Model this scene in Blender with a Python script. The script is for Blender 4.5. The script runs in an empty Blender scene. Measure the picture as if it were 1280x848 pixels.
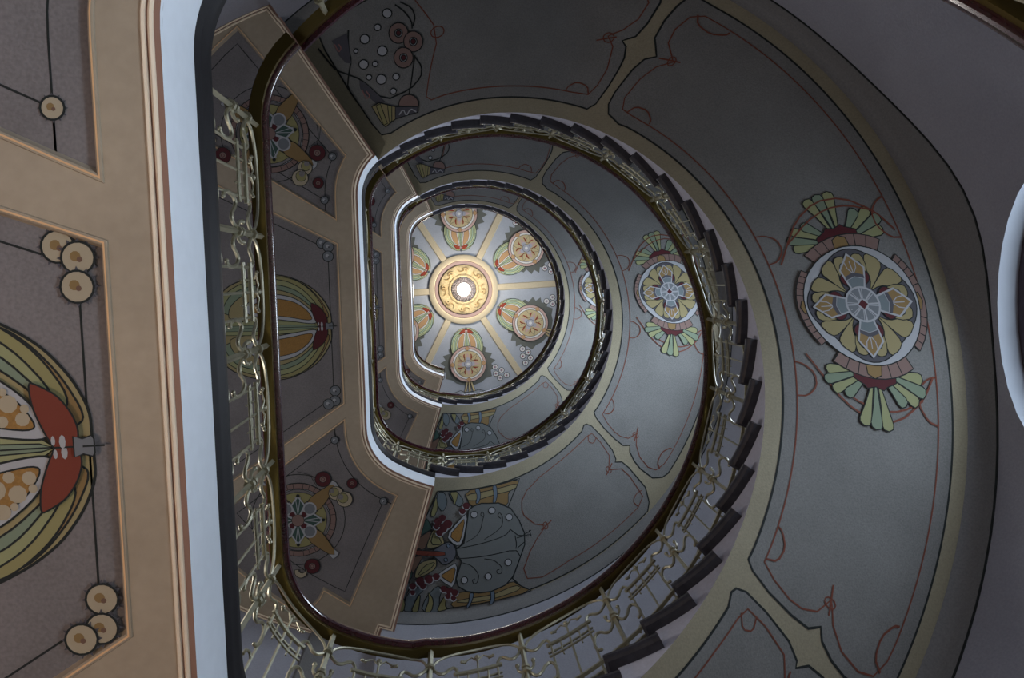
import bpy, math
WINS=[58,6.0,14,20,24]; EXPO=0.0
def LIGHTS():
    point('ceiling_lamp_light',0,0,ZE-.6,48,(1,.94,.86),.15)
    point('hall_lamp_light',-1.9,-.2,.1,44,(1,.66,.42),.1)
    for L,p in (('A',56),('B',40),('C',55)):
        point('landing_fill_light',-1.9,-.9,Z[L]+1.3,p,(1,.94,.88),.15)  # unseen fill, added above the landings to brighten the walls and undersides

from mathutils import Vector, Matrix
from mathutils.geometry import delaunay_2d_cdt
PI=math.pi; rad=math.radians; C=bpy.context.scene.collection
sin,cos=math.sin,math.cos
# ---------------------------------------------------------------- plan (seen from below: u to the right, v up the picture, z height)
Z={'O':-1.83,'A':2.1752,'B':6.4518,'C':10.4519,'D':14.2765}; ZE=18.0761
PREV={'A':'O','B':'A','C':'B','D':'C'}
STEP=8.547; T0=123.5; RW=2.72
TU={'O':122.,'A':121.5,'B':122.8,'C':115.6,'D':111.3}; TL=-106.8
RIN={'O':1.47,'A':1.47,'B':1.47,'C':1.47,'D':1.53}
def W(u,v,z): return (-u,v,z)
def rise(L): return (Z[L]-Z[PREV[L]])/27
def line(L,th): return Z[L]-(T0-th)/STEP*rise(L)
def soff(L,th): return line(L,th)+.285
def rin(L,th):
    a,b=RIN[PREV[L]],RIN[L]; f=(th-TL)/(TU[L]-TL); return a+(b-a)*f
def outline(d,R=1.47,a=.945,r=.40,t0=TL,t1=T0,n=10,full=False):
    """well edge of a landing, from its lower end clockwise to the upper end; d>0 moves it into the well"""
    cu=-(a-r); cv=math.sqrt((R-r)**2-cu**2); ta=math.degrees(math.atan2(cv,cu))
    P=[]; Rd=R-d; rd=r-d
    k=max(2,int((ta+t0)/2)) if -ta<t0 else 2
    for i in range(k+1):
        t=rad(t0+(-ta-t0)*i/k); P.append((Rd*cos(t),Rd*sin(t)))
    for i in range(1,n+1):
        t=rad(-ta+(-180+ta)*i/n); P.append((cu+rd*cos(t),-cv+rd*sin(t)))
    for i in range(1,8): P.append((-(a-d),-cv+2*cv*i/8))
    te=ta
    if t1>ta:
        lo,hi=ta,180.
        for _ in range(30):
            m=(lo+hi)/2; x,y=cu+r*cos(rad(m)),cv+r*sin(rad(m))
            if math.degrees(math.atan2(y,x))>t1: hi=m
            else: lo=m
        te=lo
    for i in range(n+1):
        t=rad(180+(te-180)*i/n); P.append((cu+rd*cos(t),cv+rd*sin(t)))
    if t1<ta:
        k=max(2,int((ta-t1)/2))
        for i in range(1,k+1):
            t=rad(ta+(t1-ta)*i/k); P.append((Rd*cos(t),Rd*sin(t)))
    return P
# ---------------------------------------------------------------- materials
MATS={}
def mat(name,col,rough=.6,metal=0.,noise=0.,scale=60.,bump=0.,emis=None,strength=0.,spec=.3,mottle=0.,coat=0.):
    m=bpy.data.materials.new(name); m.use_nodes=True; nt=m.node_tree; b=nt.nodes['Principled BSDF']
    b.inputs['Roughness'].default_value=rough; b.inputs['Metallic'].default_value=metal
    b.inputs['Specular IOR Level'].default_value=spec
    if coat: b.inputs['Coat Weight'].default_value=coat; b.inputs['Coat Roughness'].default_value=.15
    b.inputs['Base Color'].default_value=(*col,1)
    if noise or bump or mottle:
        tc=nt.nodes.new('ShaderNodeTexCoord'); n=nt.nodes.new('ShaderNodeTexNoise'); n.inputs['Scale'].default_value=scale; n.inputs['Detail'].default_value=3
        nt.links.new(tc.outputs['Object'],n.inputs['Vector'])
        src=n.outputs['Fac']
        if noise or mottle:
            r=nt.nodes.new('ShaderNodeMapRange'); r.inputs[1].default_value=.3; r.inputs[2].default_value=.7
            r.inputs[3].default_value=1-noise; r.inputs[4].default_value=1+noise; nt.links.new(src,r.inputs[0])
            n2=nt.nodes.new('ShaderNodeTexNoise'); n2.inputs['Scale'].default_value=3.; n2.inputs['Detail'].default_value=4; nt.links.new(tc.outputs['Object'],n2.inputs['Vector'])
            r2=nt.nodes.new('ShaderNodeMapRange'); r2.inputs[1].default_value=.3; r2.inputs[2].default_value=.7; r2.inputs[3].default_value=1-mottle; r2.inputs[4].default_value=1+mottle
            nt.links.new(n2.outputs['Fac'],r2.inputs[0])
            mu=nt.nodes.new('ShaderNodeMath'); mu.operation='MULTIPLY'; nt.links.new(r.outputs[0],mu.inputs[0]); nt.links.new(r2.outputs[0],mu.inputs[1])
            v=nt.nodes.new('ShaderNodeVectorMath'); v.operation='SCALE'; v.inputs[0].default_value=col; nt.links.new(mu.outputs[0],v.inputs['Scale'])
            nt.links.new(v.outputs[0],b.inputs['Base Color'])
        if bump:
            bp=nt.nodes.new('ShaderNodeBump'); bp.inputs['Strength'].default_value=bump; bp.inputs['Distance'].default_value=.004
            nt.links.new(src,bp.inputs['Height']); nt.links.new(bp.outputs[0],b.inputs['Normal'])
    if emis: b.inputs['Emission Color'].default_value=(*emis,1); b.inputs['Emission Strength'].default_value=strength
    MATS[name]=m; return m
mat('tan',(.275,.25,.175),.75,noise=.10,scale=90,bump=.35,mottle=.06)
mat('landing_tan',(.35,.295,.22),.6,noise=.05,scale=25,bump=.12,mottle=.07)
mat('panel',(.172,.175,.17),.8,noise=.14,scale=110,bump=.4,mottle=.08)
mat('landing_panel',(.168,.158,.160),.8,noise=.12,scale=100,bump=.4,mottle=.12)
mat('white_paint',(.80,.86,.93),.45,noise=.02,scale=20,mottle=.03)
mat('wall_paint',(.31,.315,.36),.7,noise=.07,scale=80,bump=.35,mottle=.05)
mat('frieze',(.17,.17,.17),.8,noise=.12,scale=90,bump=.4)
mat('dark_stone',(.035,.034,.042),.38,noise=.25,scale=30,spec=.35)
mat('edge_stone',(.022,.021,.023),.5,noise=.1,scale=25,spec=.15)
mat('reveal',(.40,.44,.50),.6)
mat('gilt',(.70,.45,.24),.45)
mat('bead',(.80,.68,.52),.4)
mat('groove',(.28,.17,.13),.6)
mat('brass',(.36,.34,.24),.42,metal=.5,noise=.12,scale=40,spec=.6)
mat('brass_strip',(.20,.15,.045),.33,metal=.8,spec=.6)
mat('rail_wood',(.055,.014,.02),.16,spec=.7,coat=.6,noise=.2,scale=40)
mat('ink',(0.014,0.018,0.018),.8); mat('redline',(0.158,0.050,0.032),.8); mat('white',(0.331,0.346,0.367),.8)
mat('ochre',(0.216,0.144,0.061),.8); mat('orange',(0.259,0.144,0.043),.8,noise=.15,scale=120); mat('straw',(0.259,0.223,0.115),.8); mat('olive',(0.238,0.223,0.101),.8)
mat('lime',(0.252,0.266,0.137),.8); mat('sage',(0.173,0.223,0.158),.8); mat('green',(0.036,0.072,0.061),.8); mat('bluegrey',(0.137,0.166,0.180),.8); mat('blue',(0.122,0.166,0.223),.8)
mat('body',(0.144,0.158,0.158),.8); mat('head',(0.101,0.108,0.130),.8); mat('russet',(0.144,0.086,0.061),.8); mat('red',(0.158,0.036,0.022),.8); mat('wine',(0.072,0.014,0.018),.8)
mat('rose',(0.194,0.130,0.115),.8); mat('pink',(0.252,0.122,0.115),.8); mat('dark',(0.072,0.072,0.086),.8); mat('grey',(0.144,0.158,0.173),.8); mat('cream',(0.346,0.302,0.216),.8)
mat('stringer_paint',(.50,.50,.57),.6,noise=.06,scale=60)
mat('relief',(.36,.23,.09),.5)
mat('yellow_plaster',(.66,.54,.35),.7,noise=.03,scale=30); mat('rose_plaster',(.40,.27,.235),.7); mat('gold_ornament',(.55,.42,.22),.45,noise=.18,scale=45,bump=.8)
mat('ceiling_panel',(.47,.48,.50),.8,noise=.05,scale=60,mottle=.04)
mat('leafdark',(.17,.17,.14),.8); mat('c_lime',(.60,.63,.34),.8); mat('c_sage',(.45,.55,.38),.8); mat('c_white',(.85,.80,.72),.8); mat('c_orange',(.62,.36,.17),.8)
mat('c_rose',(.66,.44,.36),.8); mat('c_red',(.35,.06,.03),.8); mat('c_straw',(.66,.52,.28),.8); mat('c_grey',(.50,.48,.50),.8)
mat('floor_tile',(.30,.26,.22),.5,noise=.1,scale=10)
mat('dark_timber',(.035,.022,.03),.4)
mat('crystal',(.36,.31,.30),.25,noise=.2,scale=60)
mat('lamp_globe',(1,.95,.85),.4,emis=(1,.9,.72),strength=3.2)
mat('red_carpet',(.16,.01,.02),.9)
def inst(o,label=None,cat=None,group=None,kind=None):
    if label:o['label']=label
    if cat:o['category']=cat
    if group:o['group']=group
    if kind:o['kind']=kind
    return o
def empty(name,loc,**k):
    o=bpy.data.objects.new(name,None); C.objects.link(o); o.location=loc; o.empty_display_size=.1
    return inst(o,**k)
class MB:
    def __init__(s): s.v=[];s.f=[];s.m=[];s.mats=[]
    def mi(s,name):
        if name not in s.mats: s.mats.append(name)
        return s.mats.index(name)
    def add(s,vs,fs,m):
        b=len(s.v); s.v+=vs; k=s.mi(m)
        for f in fs: s.f.append([b+i for i in f]); s.m.append(k)
    def grid(s,rows,m,closed=False,loop=False):
        assert all(len(r)==len(rows[0]) for r in rows)
        n=len(rows[0]); fs=[]; R=len(rows)
        for i in range(R if loop else R-1):
            for j in range(n if closed else n-1):
                i2=(i+1)%R; j2=(j+1)%n; fs.append((i*n+j,i*n+j2,i2*n+j2,i2*n+j))
        s.add([p for r in rows for p in r],fs,m)
    def cap(s,pts,m): s.add(list(pts),[tuple(range(len(pts)))],m)
    def build(s,name,parent=None,smooth=False,**k):
        me=bpy.data.meshes.new(name)
        org=parent.location if parent else Vector((0,0,0))
        p=parent
        while p is not None and p.parent is not None: p=p.parent; org=org+p.location
        assert all(0<=i<len(s.v) for f in s.f for i in f),name
        me.from_pydata([tuple(Vector(W(*q))-org) for q in s.v],[],s.f); me.update()
        for q in s.mats: me.materials.append(MATS[q])
        me.polygons.foreach_set('material_index',s.m)
        if smooth: me.polygons.foreach_set('use_smooth',[True]*len(me.polygons))
        import bmesh
        bm=bmesh.new(); bm.from_mesh(me); bmesh.ops.recalc_face_normals(bm,faces=bm.faces); bm.to_mesh(me); bm.free()
        if smooth:
            try: me.set_sharp_from_angle(angle=rad(40))
            except Exception: pass
        o=bpy.data.objects.new(name,me); C.objects.link(o)
        if parent: o.parent=parent
        return inst(o,**k)
def V3(p): return Vector(p)
def tube(mb,pts,r,m,n=6,flat=1.,up=(0,0,1),caps=True):
    pts=[Vector(p) for p in pts]; rows=[]; N=len(pts); pn=None
    for i,p in enumerate(pts):
        t=(pts[min(i+1,N-1)]-pts[max(i-1,0)]).normalized()
        if pn is None:
            a=Vector(up) if abs(t.dot(Vector(up)))<.9 else Vector((1,0,0)); pn=(a-t*a.dot(t)).normalized()
        else: pn=(pn-t*pn.dot(t)).normalized()
        q=t.cross(pn); rr=r[i] if isinstance(r,(list,tuple)) else r
        rows.append([tuple(p+pn*rr*cos(2*PI*k/n)+q*rr*flat*sin(2*PI*k/n)) for k in range(n)])
    mb.grid(rows,m,closed=True)
    if caps: mb.cap(rows[0],m); mb.cap(rows[-1],m)
def ball(mb,c,r,m,n=8,sz=1.):
    rows=[[(c[0]+r*sin(PI*i/6)*cos(2*PI*j/n),c[1]+r*sin(PI*i/6)*sin(2*PI*j/n),c[2]-r*sz*cos(PI*i/6)) for j in range(n)] for i in range(7)]
    mb.grid(rows,m,closed=True)
RLP=[(-109,2.84),(-118,2.947),(-123,3.0),(-129,3.078),(-135,3.15)]
def rwall(th):
    """radius of the outer wall: it steps back behind the landings"""
    t=(th+180)%360-180
    if -109<t<123: return RW
    a=-abs(t) if t<0 else -(109+(t-123))
    if a<=-135: return 3.15
    for (x0,y0),(x1,y1) in zip(RLP,RLP[1:]):
        if x1<=a<=x0: return y0+(y1-y0)*(a-x0)/(x1-x0)
    return RLP[0][1]
# ---------------------------------------------------------------- flat painting laid on a surface
def dense(P,step,closed=True):
    out=[]; n=len(P)
    for i in range(n if closed else n-1):
        a,b=P[i],P[(i+1)%n]; k=max(1,int(math.ceil(math.hypot(b[0]-a[0],b[1]-a[1])/step)))
        out+=[(a[0]+(b[0]-a[0])*j/k,a[1]+(b[1]-a[1])*j/k) for j in range(k)]
    if not closed: out.append(P[-1])
    return out
def chaikin(P,closed=True,it=1):
    for _ in range(it):
        out=[] if closed else [P[0]]; n=len(P)
        for i in range(n if closed else n-1):
            a,b=P[i],P[(i+1)%n]
            out+=[(a[0]*.78+b[0]*.22,a[1]*.78+b[1]*.22),(a[0]*.22+b[0]*.78,a[1]*.22+b[1]*.78)]
        if not closed: out.append(P[-1])
        P=out
    return P
def inside(p,P):
    c=False; n=len(P); x,y=p; j=n-1
    for i in range(n):
        xi,yi=P[i]; xj,yj=P[j]
        if (yi>y)!=(yj>y) and x<(xj-xi)*(y-yi)/(yj-yi)+xi: c=not c
        j=i
    return c
def cdt(P,step,holes=()):
    P=dense(P,step); vs=[Vector(p) for p in P]; es=[(i,(i+1)%len(P)) for i in range(len(P))]
    HH=[dense(h,step) for h in holes]
    for h in HH:
        b=len(vs); vs+=[Vector(p) for p in h]; es+=[(b+i,b+(i+1)%len(h)) for i in range(len(h))]
    x0=min(p[0] for p in P);x1=max(p[0] for p in P);y0=min(p[1] for p in P);y1=max(p[1] for p in P)
    i=1
    while x0+i*step<x1:
        j=1
        while y0+j*step<y1:
            q=(x0+i*step,y0+j*step)
            if inside(q,P) and all(not inside(q,h) for h in HH): vs.append(Vector(q))
            j+=1
        i+=1
    r=delaunay_2d_cdt(vs,es,[],0,1e-5)
    pv=[tuple(p) for p in r[0]]
    fs=[]
    for f in r[2]:
        c=(sum(pv[k][0] for k in f)/len(f),sum(pv[k][1] for k in f)/len(f))
        if inside(c,P) and all(not inside(c,h) for h in HH): fs.append(tuple(f))
    return pv,fs
class Paint:
    def __init__(s,mapf,lift=.001,dl=.00035,step=.09): s.mb=MB(); s.map=mapf; s.h=lift; s.dl=dl; s.step=step
    def fill(s,col,P,line=0,w=.007,lc='ink',sm=0):
        if sm: P=chaikin(P,True,sm)
        pv,fs=cdt(P,s.step); s.mb.add([s.map(x,y,s.h) for x,y in pv],fs,col); s.h+=s.dl
        if line: s.stroke(lc,P,w,True)
    def stroke(s,col,P,w=.008,closed=False,sm=0):
        if sm: P=chaikin(P,closed,sm)
        P=dense(P,s.step,closed); n=len(P); A=[];B=[]
        for i in range(n):
            a=P[(i-1)%n] if closed else P[max(i-1,0)]; b=P[(i+1)%n] if closed else P[min(i+1,n-1)]
            dx,dy=b[0]-a[0],b[1]-a[1]; l=math.hypot(dx,dy) or 1; nx,ny=-dy/l*w/2,dx/l*w/2
            A.append(s.map(P[i][0]+nx,P[i][1]+ny,s.h)); B.append(s.map(P[i][0]-nx,P[i][1]-ny,s.h))
        fs=[(i,(i+1)%n,n+(i+1)%n,n+i) for i in range(n if closed else n-1)]
        s.mb.add(A+B,fs,col); s.h+=s.dl
    def build(s,name,parent,**k): return s.mb.build(name,parent,**k)
class Loc:
    """local frame on a painting: centre, rotation, mirror"""
    def __init__(s,p,cx,cy,rot=0,sc=1.,my=1): s.p=p;s.c=(cx,cy);s.a=rad(rot);s.s=sc;s.my=my
    def t(s,P):
        ca,sa=cos(s.a),sin(s.a); return [(s.c[0]+s.s*(x*ca-y*s.my*sa),s.c[1]+s.s*(x*sa+y*s.my*ca)) for x,y in P]
    def fill(s,col,P,line=0,w=.006,**k): s.p.fill(col,s.t(P),line,w,**k)
    def stroke(s,col,P,w=.007,closed=False,**k): s.p.stroke(col,s.t(P),w,closed,**k)
def circ(x,y,r,n=16,a0=0,a1=360,ry=None):
    ry=ry or r; full=abs(a1-a0)>=360; k=n if full else n+1
    return [(x+r*cos(rad(a0+(a1-a0)*i/n)),y+ry*sin(rad(a0+(a1-a0)*i/n))) for i in range(k)]
def pol(r,a): return (r*cos(rad(a)),r*sin(rad(a)))
def rp(P,a):
    ca,sa=cos(rad(a)),sin(rad(a)); return [(x*ca-y*sa,x*sa+y*ca) for x,y in P]
def sector(r0,r1,a0,a1,n=8): return circ(0,0,r1,n,a0,a1)+circ(0,0,r0,n,a1,a0)
def petal(L0,L1,w,n=6,fat=.5):
    """leaf along +x"""
    up=[(L0+(L1-L0)*i/n, w*math.sin(PI*(i/n)**fat)) for i in range(n+1)]
    return up+[(x,-y) for x,y in up[-2:0:-1]]
def club(L0,L1,w):
    return [(L0,.004),(L0+(L1-L0)*.5,w*.55),(L1-w,w),(L1-w*.3,w*.8),(L1,0),(L1-w*.3,-w*.8),(L1-w,-w),(L0+(L1-L0)*.5,-w*.55),(L0,-.004)]

def medallion(p,cx,cy,rot,sc=1.):
    """round flower; +x is the long axis that carries the leaves"""
    q=Loc(p,cx,cy,rot,sc)
    for s in (0,180):
        f=Loc(p,cx,cy,rot+s,sc)
        for a,L in ((58,.30),(46,.33),(33,.31),(20,.26)):
            for sg in (1,-1):
                P=[(x+.37,y) for x,y in rp(club(.02,L,.032),sg*(a+25))]
                f.fill('lime' if a in (58,33) else 'sage',P,1)
        for a,col in ((13,'lime'),(-13,'lime'),(0,'sage')):
            f.fill(col,[(x+.44,y+a*.0012) for x,y in rp(club(0,.27,.036),a)],1)
        f.fill('wine',[(.40,-.13),(.44,-.13),(.47,-.07),(.49,-.05),(.475,0),(.49,.05),(.47,.07),(.44,.13),(.40,.13)],1)
        f.fill('rose',sector(.34,.43,-35,35),1)
        for a in (-24,-14,14,24): f.stroke('ink',[pol(.35,a),pol(.425,a)],.005)
        f.fill('ochre',[pol(.35,-8),pol(.41,-6),pol(.43,0),pol(.41,6),pol(.35,8)],1)
        f.fill('rose',[(x,y) for x,y in sector(.32,.40,50,130)],1)
        for a in (56,63,70,77,103,110,117,124): f.stroke('ink',[pol(.34,a),pol(.398,a)],.005)
        f.fill('ochre',[pol(.33,84),pol(.37,83),pol(.385,90),pol(.37,97),pol(.33,96)],1)
    q.fill('white',circ(0,0,.355,40),1,.006)
    q.fill('dark',[pol(.316+.022*cos(rad(4*a_)),a_) for a_ in range(0,360,6)],1,.006)
    for a in (45,135,225,315):
        for d in (-1,1):
            q.fill('straw',rp([(.10,0),(.17,d*.03),(.22,d*.10),(.29,d*.13),(.305,d*.06),(.29,d*.012),(.2,0)],a),1,.005,sm=1)
            q.fill('straw',rp([(.11,d*.03),(.16,d*.12),(.22,d*.19),(.25,d*.18),(.27,d*.14),(.22,d*.08)],a),1,.005,sm=1)
            q.fill('grey',rp([(.13,d*.05),(.16,d*.12),(.20,d*.155),(.225,d*.14),(.21,d*.10)],a),1,.004,sm=1)
    for a in (0,90,180,270):
        q.fill('wine',rp(petal(.09,.25,.092,8,.8),a),1,.005)
        q.fill('white',rp([(.09,-.045),(.215,-.082),(.315,0),(.215,.082),(.09,.045)],a),0)
        q.fill('ochre',rp([(.16,-.055),(.213,-.070),(.298,0),(.213,.070),(.16,.055),(.185,0)],a),0)
        q.fill('dark',rp([(.15,-.058),(.172,-.058),(.195,0),(.172,.058),(.15,.058),(.168,0)],a),0)
        q.fill('bluegrey',rp([(.10,-.036),(.148,-.052),(.165,0),(.148,.052),(.10,.036)],a),0)
        for b in (-.045,0,.045): q.stroke('white',rp([(.19,b*.1),(.22,b*.6),(.262,b*.75)],a),.005)
    q.fill('white',circ(0,0,.108,28)); q.fill('grey',circ(0,0,.096,28))
    for a in range(0,360,45):
        q.stroke('white',[pol(.035,a),pol(.098,a)],.009); q.stroke('white',[pol(.035,a+12),pol(.098,a+9)],.004)
    q.fill('white',circ(0,0,.034,16)); q.fill('wine',[(.03,0),(0,.03),(-.03,0),(0,-.03)])
def pomegranate(p,cx,cy,rot,sc=1.,cl=('straw','lime','sage','olive','ochre','white','orange','red','cream'),seeds=True):
    """open pomegranate with its tip at the origin, growing along +x"""
    q=Loc(p,cx,cy,rot,sc); c1,c2,c3,c4,c5,wh,org,rd,cr=cl
    for s in (1,-1):
        outer=[(.0,.015),(.0,.10),(.04,.19),(.11,.28),(.20,.345),(.32,.40),(.45,.42),(.62,.40),(.80,.33),(.88,.22),(.9,0),(.0,0)]
        q.fill(c1,[(x,y*s) for x,y in chaikin(outer[:-1],False,2)+[(0,0)]],1,.008)
        bands=[(c5,[(.01,.08),(.07,.20),(.14,.285),(.20,.335),(.26,.36),(.22,.27),(.13,.14),(.05,.05)]),
               (c4,[(.05,.14),(.13,.27),(.24,.36),(.34,.395),(.45,.405),(.34,.33),(.2,.22),(.08,.08)]),
               (c2,[(.09,.15),(.2,.29),(.33,.365),(.5,.39),(.7,.35),(.85,.25),(.85,.1),(.1,.05)]),
               (c3,[(.11,.14),(.24,.28),(.38,.335),(.55,.345),(.75,.29),(.83,.18),(.83,.1),(.12,.05)]),
               (c1,[(.12,.13),(.26,.25),(.40,.30),(.55,.305),(.70,.25),(.79,.16),(.79,.05),(.12,.05)])]
        for c,P in bands: q.fill(c,[(x,y*s) for x,y in chaikin(P,True,2)],1,.006)
    for s in (1,-1):
        q.fill(c2,[(.1,0),(.14,.03*s),(.5,.06*s),(.85,.05*s),(.85,0)],1,.005)
        q.fill(c3,[(.1,0),(.14,.012*s),(.5,.025*s),(.85,.02*s),(.85,0)],1,.004)
        q.fill(wh,[(x,y*s) for x,y in chaikin([(.10,.035),(.16,.14),(.28,.235),(.45,.27),(.62,.225),(.68,.14),(.6,.09),(.35,.055),(.15,.02)],True,2)],1,.006)
        q.fill(org,[(x,y*s) for x,y in chaikin([(.14,.06),(.19,.14),(.29,.205),(.45,.235),(.59,.195),(.63,.14),(.56,.11),(.35,.085),(.18,.05)],True,2)],1,.005)
        if seeds:
            k=0
            for (x,y,r) in [(.18,.085,.02),(.215,.13,.026),(.235,.08,.017),(.26,.18,.024),(.275,.115,.03),(.315,.165,.02),(.325,.21,.018),(.34,.10,.019),(.36,.145,.029),(.385,.2,.026),(.41,.11,.02),(.435,.155,.028),(.46,.205,.02),(.49,.13,.025),(.51,.18,.028),(.55,.14,.022),(.575,.175,.017),(.17,.115,.013),(.30,.085,.012),(.225,.165,.012),(.36,.185,.011)]:
                q.fill(cr,circ(x,y*s,r,10))
        q.fill(rd,[(x,y*s) for x,y in chaikin([(.035,.0),(.028,.05),(.045,.10),(.08,.15),(.13,.18),(.155,.19),(.15,.12),(.125,.05),(.10,.0)],False,2)],1,.005)
        q.fill(wh,[(x,y*s) for x,y in circ(.075,.016,.009,8,ry=.02)]); q.fill(wh,circ(.10,.02*s,.006,8,ry=.014))
    q.fill('grey',[(.045,.03),(.02,.022),(-.005,.03),(-.012,.02),(-.012,-.02),(-.005,-.03),(.02,-.022),(.045,-.03)],1,.004); q.stroke('ink',[(.02,0),(-.04,0)],.005)
def blossom(p,x,y,r,tooth=True):
    q=Loc(p,x,y)
    if tooth:
        for k in range(12): q.fill('dark',[pol(r*1.3,30*k),pol(r*.98,30*k-9),pol(r*.98,30*k+9)])
    q.fill('cream' if tooth else 'grey',circ(0,0,r,18),1,.006)
    q.fill('ochre' if tooth else 'white',circ(-.15*r,.1*r,r*.33,10)); q.fill('russet' if tooth else 'dark',circ(.1*r,-.1*r,r*.18,8))
def star(p,cx,cy,rot,sc=1.,flip=1,tail=True):
    q=Loc(p,cx,cy,rot,sc,flip)
    q.stroke('ink',circ(0,0,.37,40),.006,True)
    q.fill('landing_panel',circ(0,0,.30,36),1,.006)
    for a in (0,90,180,270):
        q.fill('rose',sector(.255,.298,a-40,a+40),1,.005)
        for d in (-28,-18,-8,8,18,28): q.stroke('ink',[pol(.258,a+d),pol(.296,a+d)],.004)
        q.fill('white',circ(0,0,.255,10,a-38,a+38)+circ(.05*cos(rad(a)),.05*sin(rad(a)),.20,8,a+26,a-26),1,.005)
        q.fill('olive',circ(0,0,.225,8,a-33,a+33)+[pol(.10,a)],1,.004)
    for a in (45,135,225,315):
        q.fill('ochre',rp([(.10,-.035),(.2,-.06),(.27,-.05),(.41,-.02),(.41,.02),(.27,.05),(.2,.06),(.10,.035)],a),1,.005)
        q.fill('white',rp([(.37,-.03),(.42,-.035),(.43,0),(.42,.035),(.37,.03),(.405,0)],a),1,.003)
        q.fill('white',rp(circ(.13,0,.055,14),a)); q.fill('grey',rp(circ(.13,0,.043,14),a),0)
    for a in (0,90,180,270):
        q.fill('white',rp([(.03,-.02),(.12,-.06),(.205,0),(.12,.06),(.03,.02)],a))
        q.fill('green',rp([(.05,-.012),(.12,-.046),(.185,0),(.12,.046),(.05,.012)],a))
        q.stroke('white',rp([(.05,0),(.19,.02)],a),.005); q.stroke('white',rp([(.05,0),(.19,-.02)],a),.005)
        q.fill('ink',rp(circ(.2,0,.014,8),a)); q.fill('wine',rp(circ(.062,0,.024,8),a+45))
    q.fill('rose',circ(0,0,.05,12),1,.004)
    # fruit and blossoms hanging on the rim
    for (x,y,r,c) in ((.30,.22,.045,'cream'),(.37,.17,.05,'cream')):
        q.fill(c,circ(x,y,r*1.25,16),1,.005); q.fill('olive',circ(x-.012,y+.01,r*.8,12),1,.004); q.fill('landing_panel',circ(x-.03,y+.02,r*.45,10),0)
    for (x,y,r) in ((.20,.335,.062),(.43,.30,.042),(.11,-.375,.062)):
        q.fill('wine',circ(x,y,r,18),1,.005); q.fill('rose',circ(x,y,r*.42,12),1,.004); q.stroke('wine',circ(x,y,r*.2,8),.004,True)
    q.fill('cream',circ(.02,-.42,.05,10,-200,20)+circ(.03,-.40,.03,6,0,-180),1,.005)
    q.stroke('ink',[(.15,.28),(.10,.37),(.0,.40)],.004)

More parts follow.
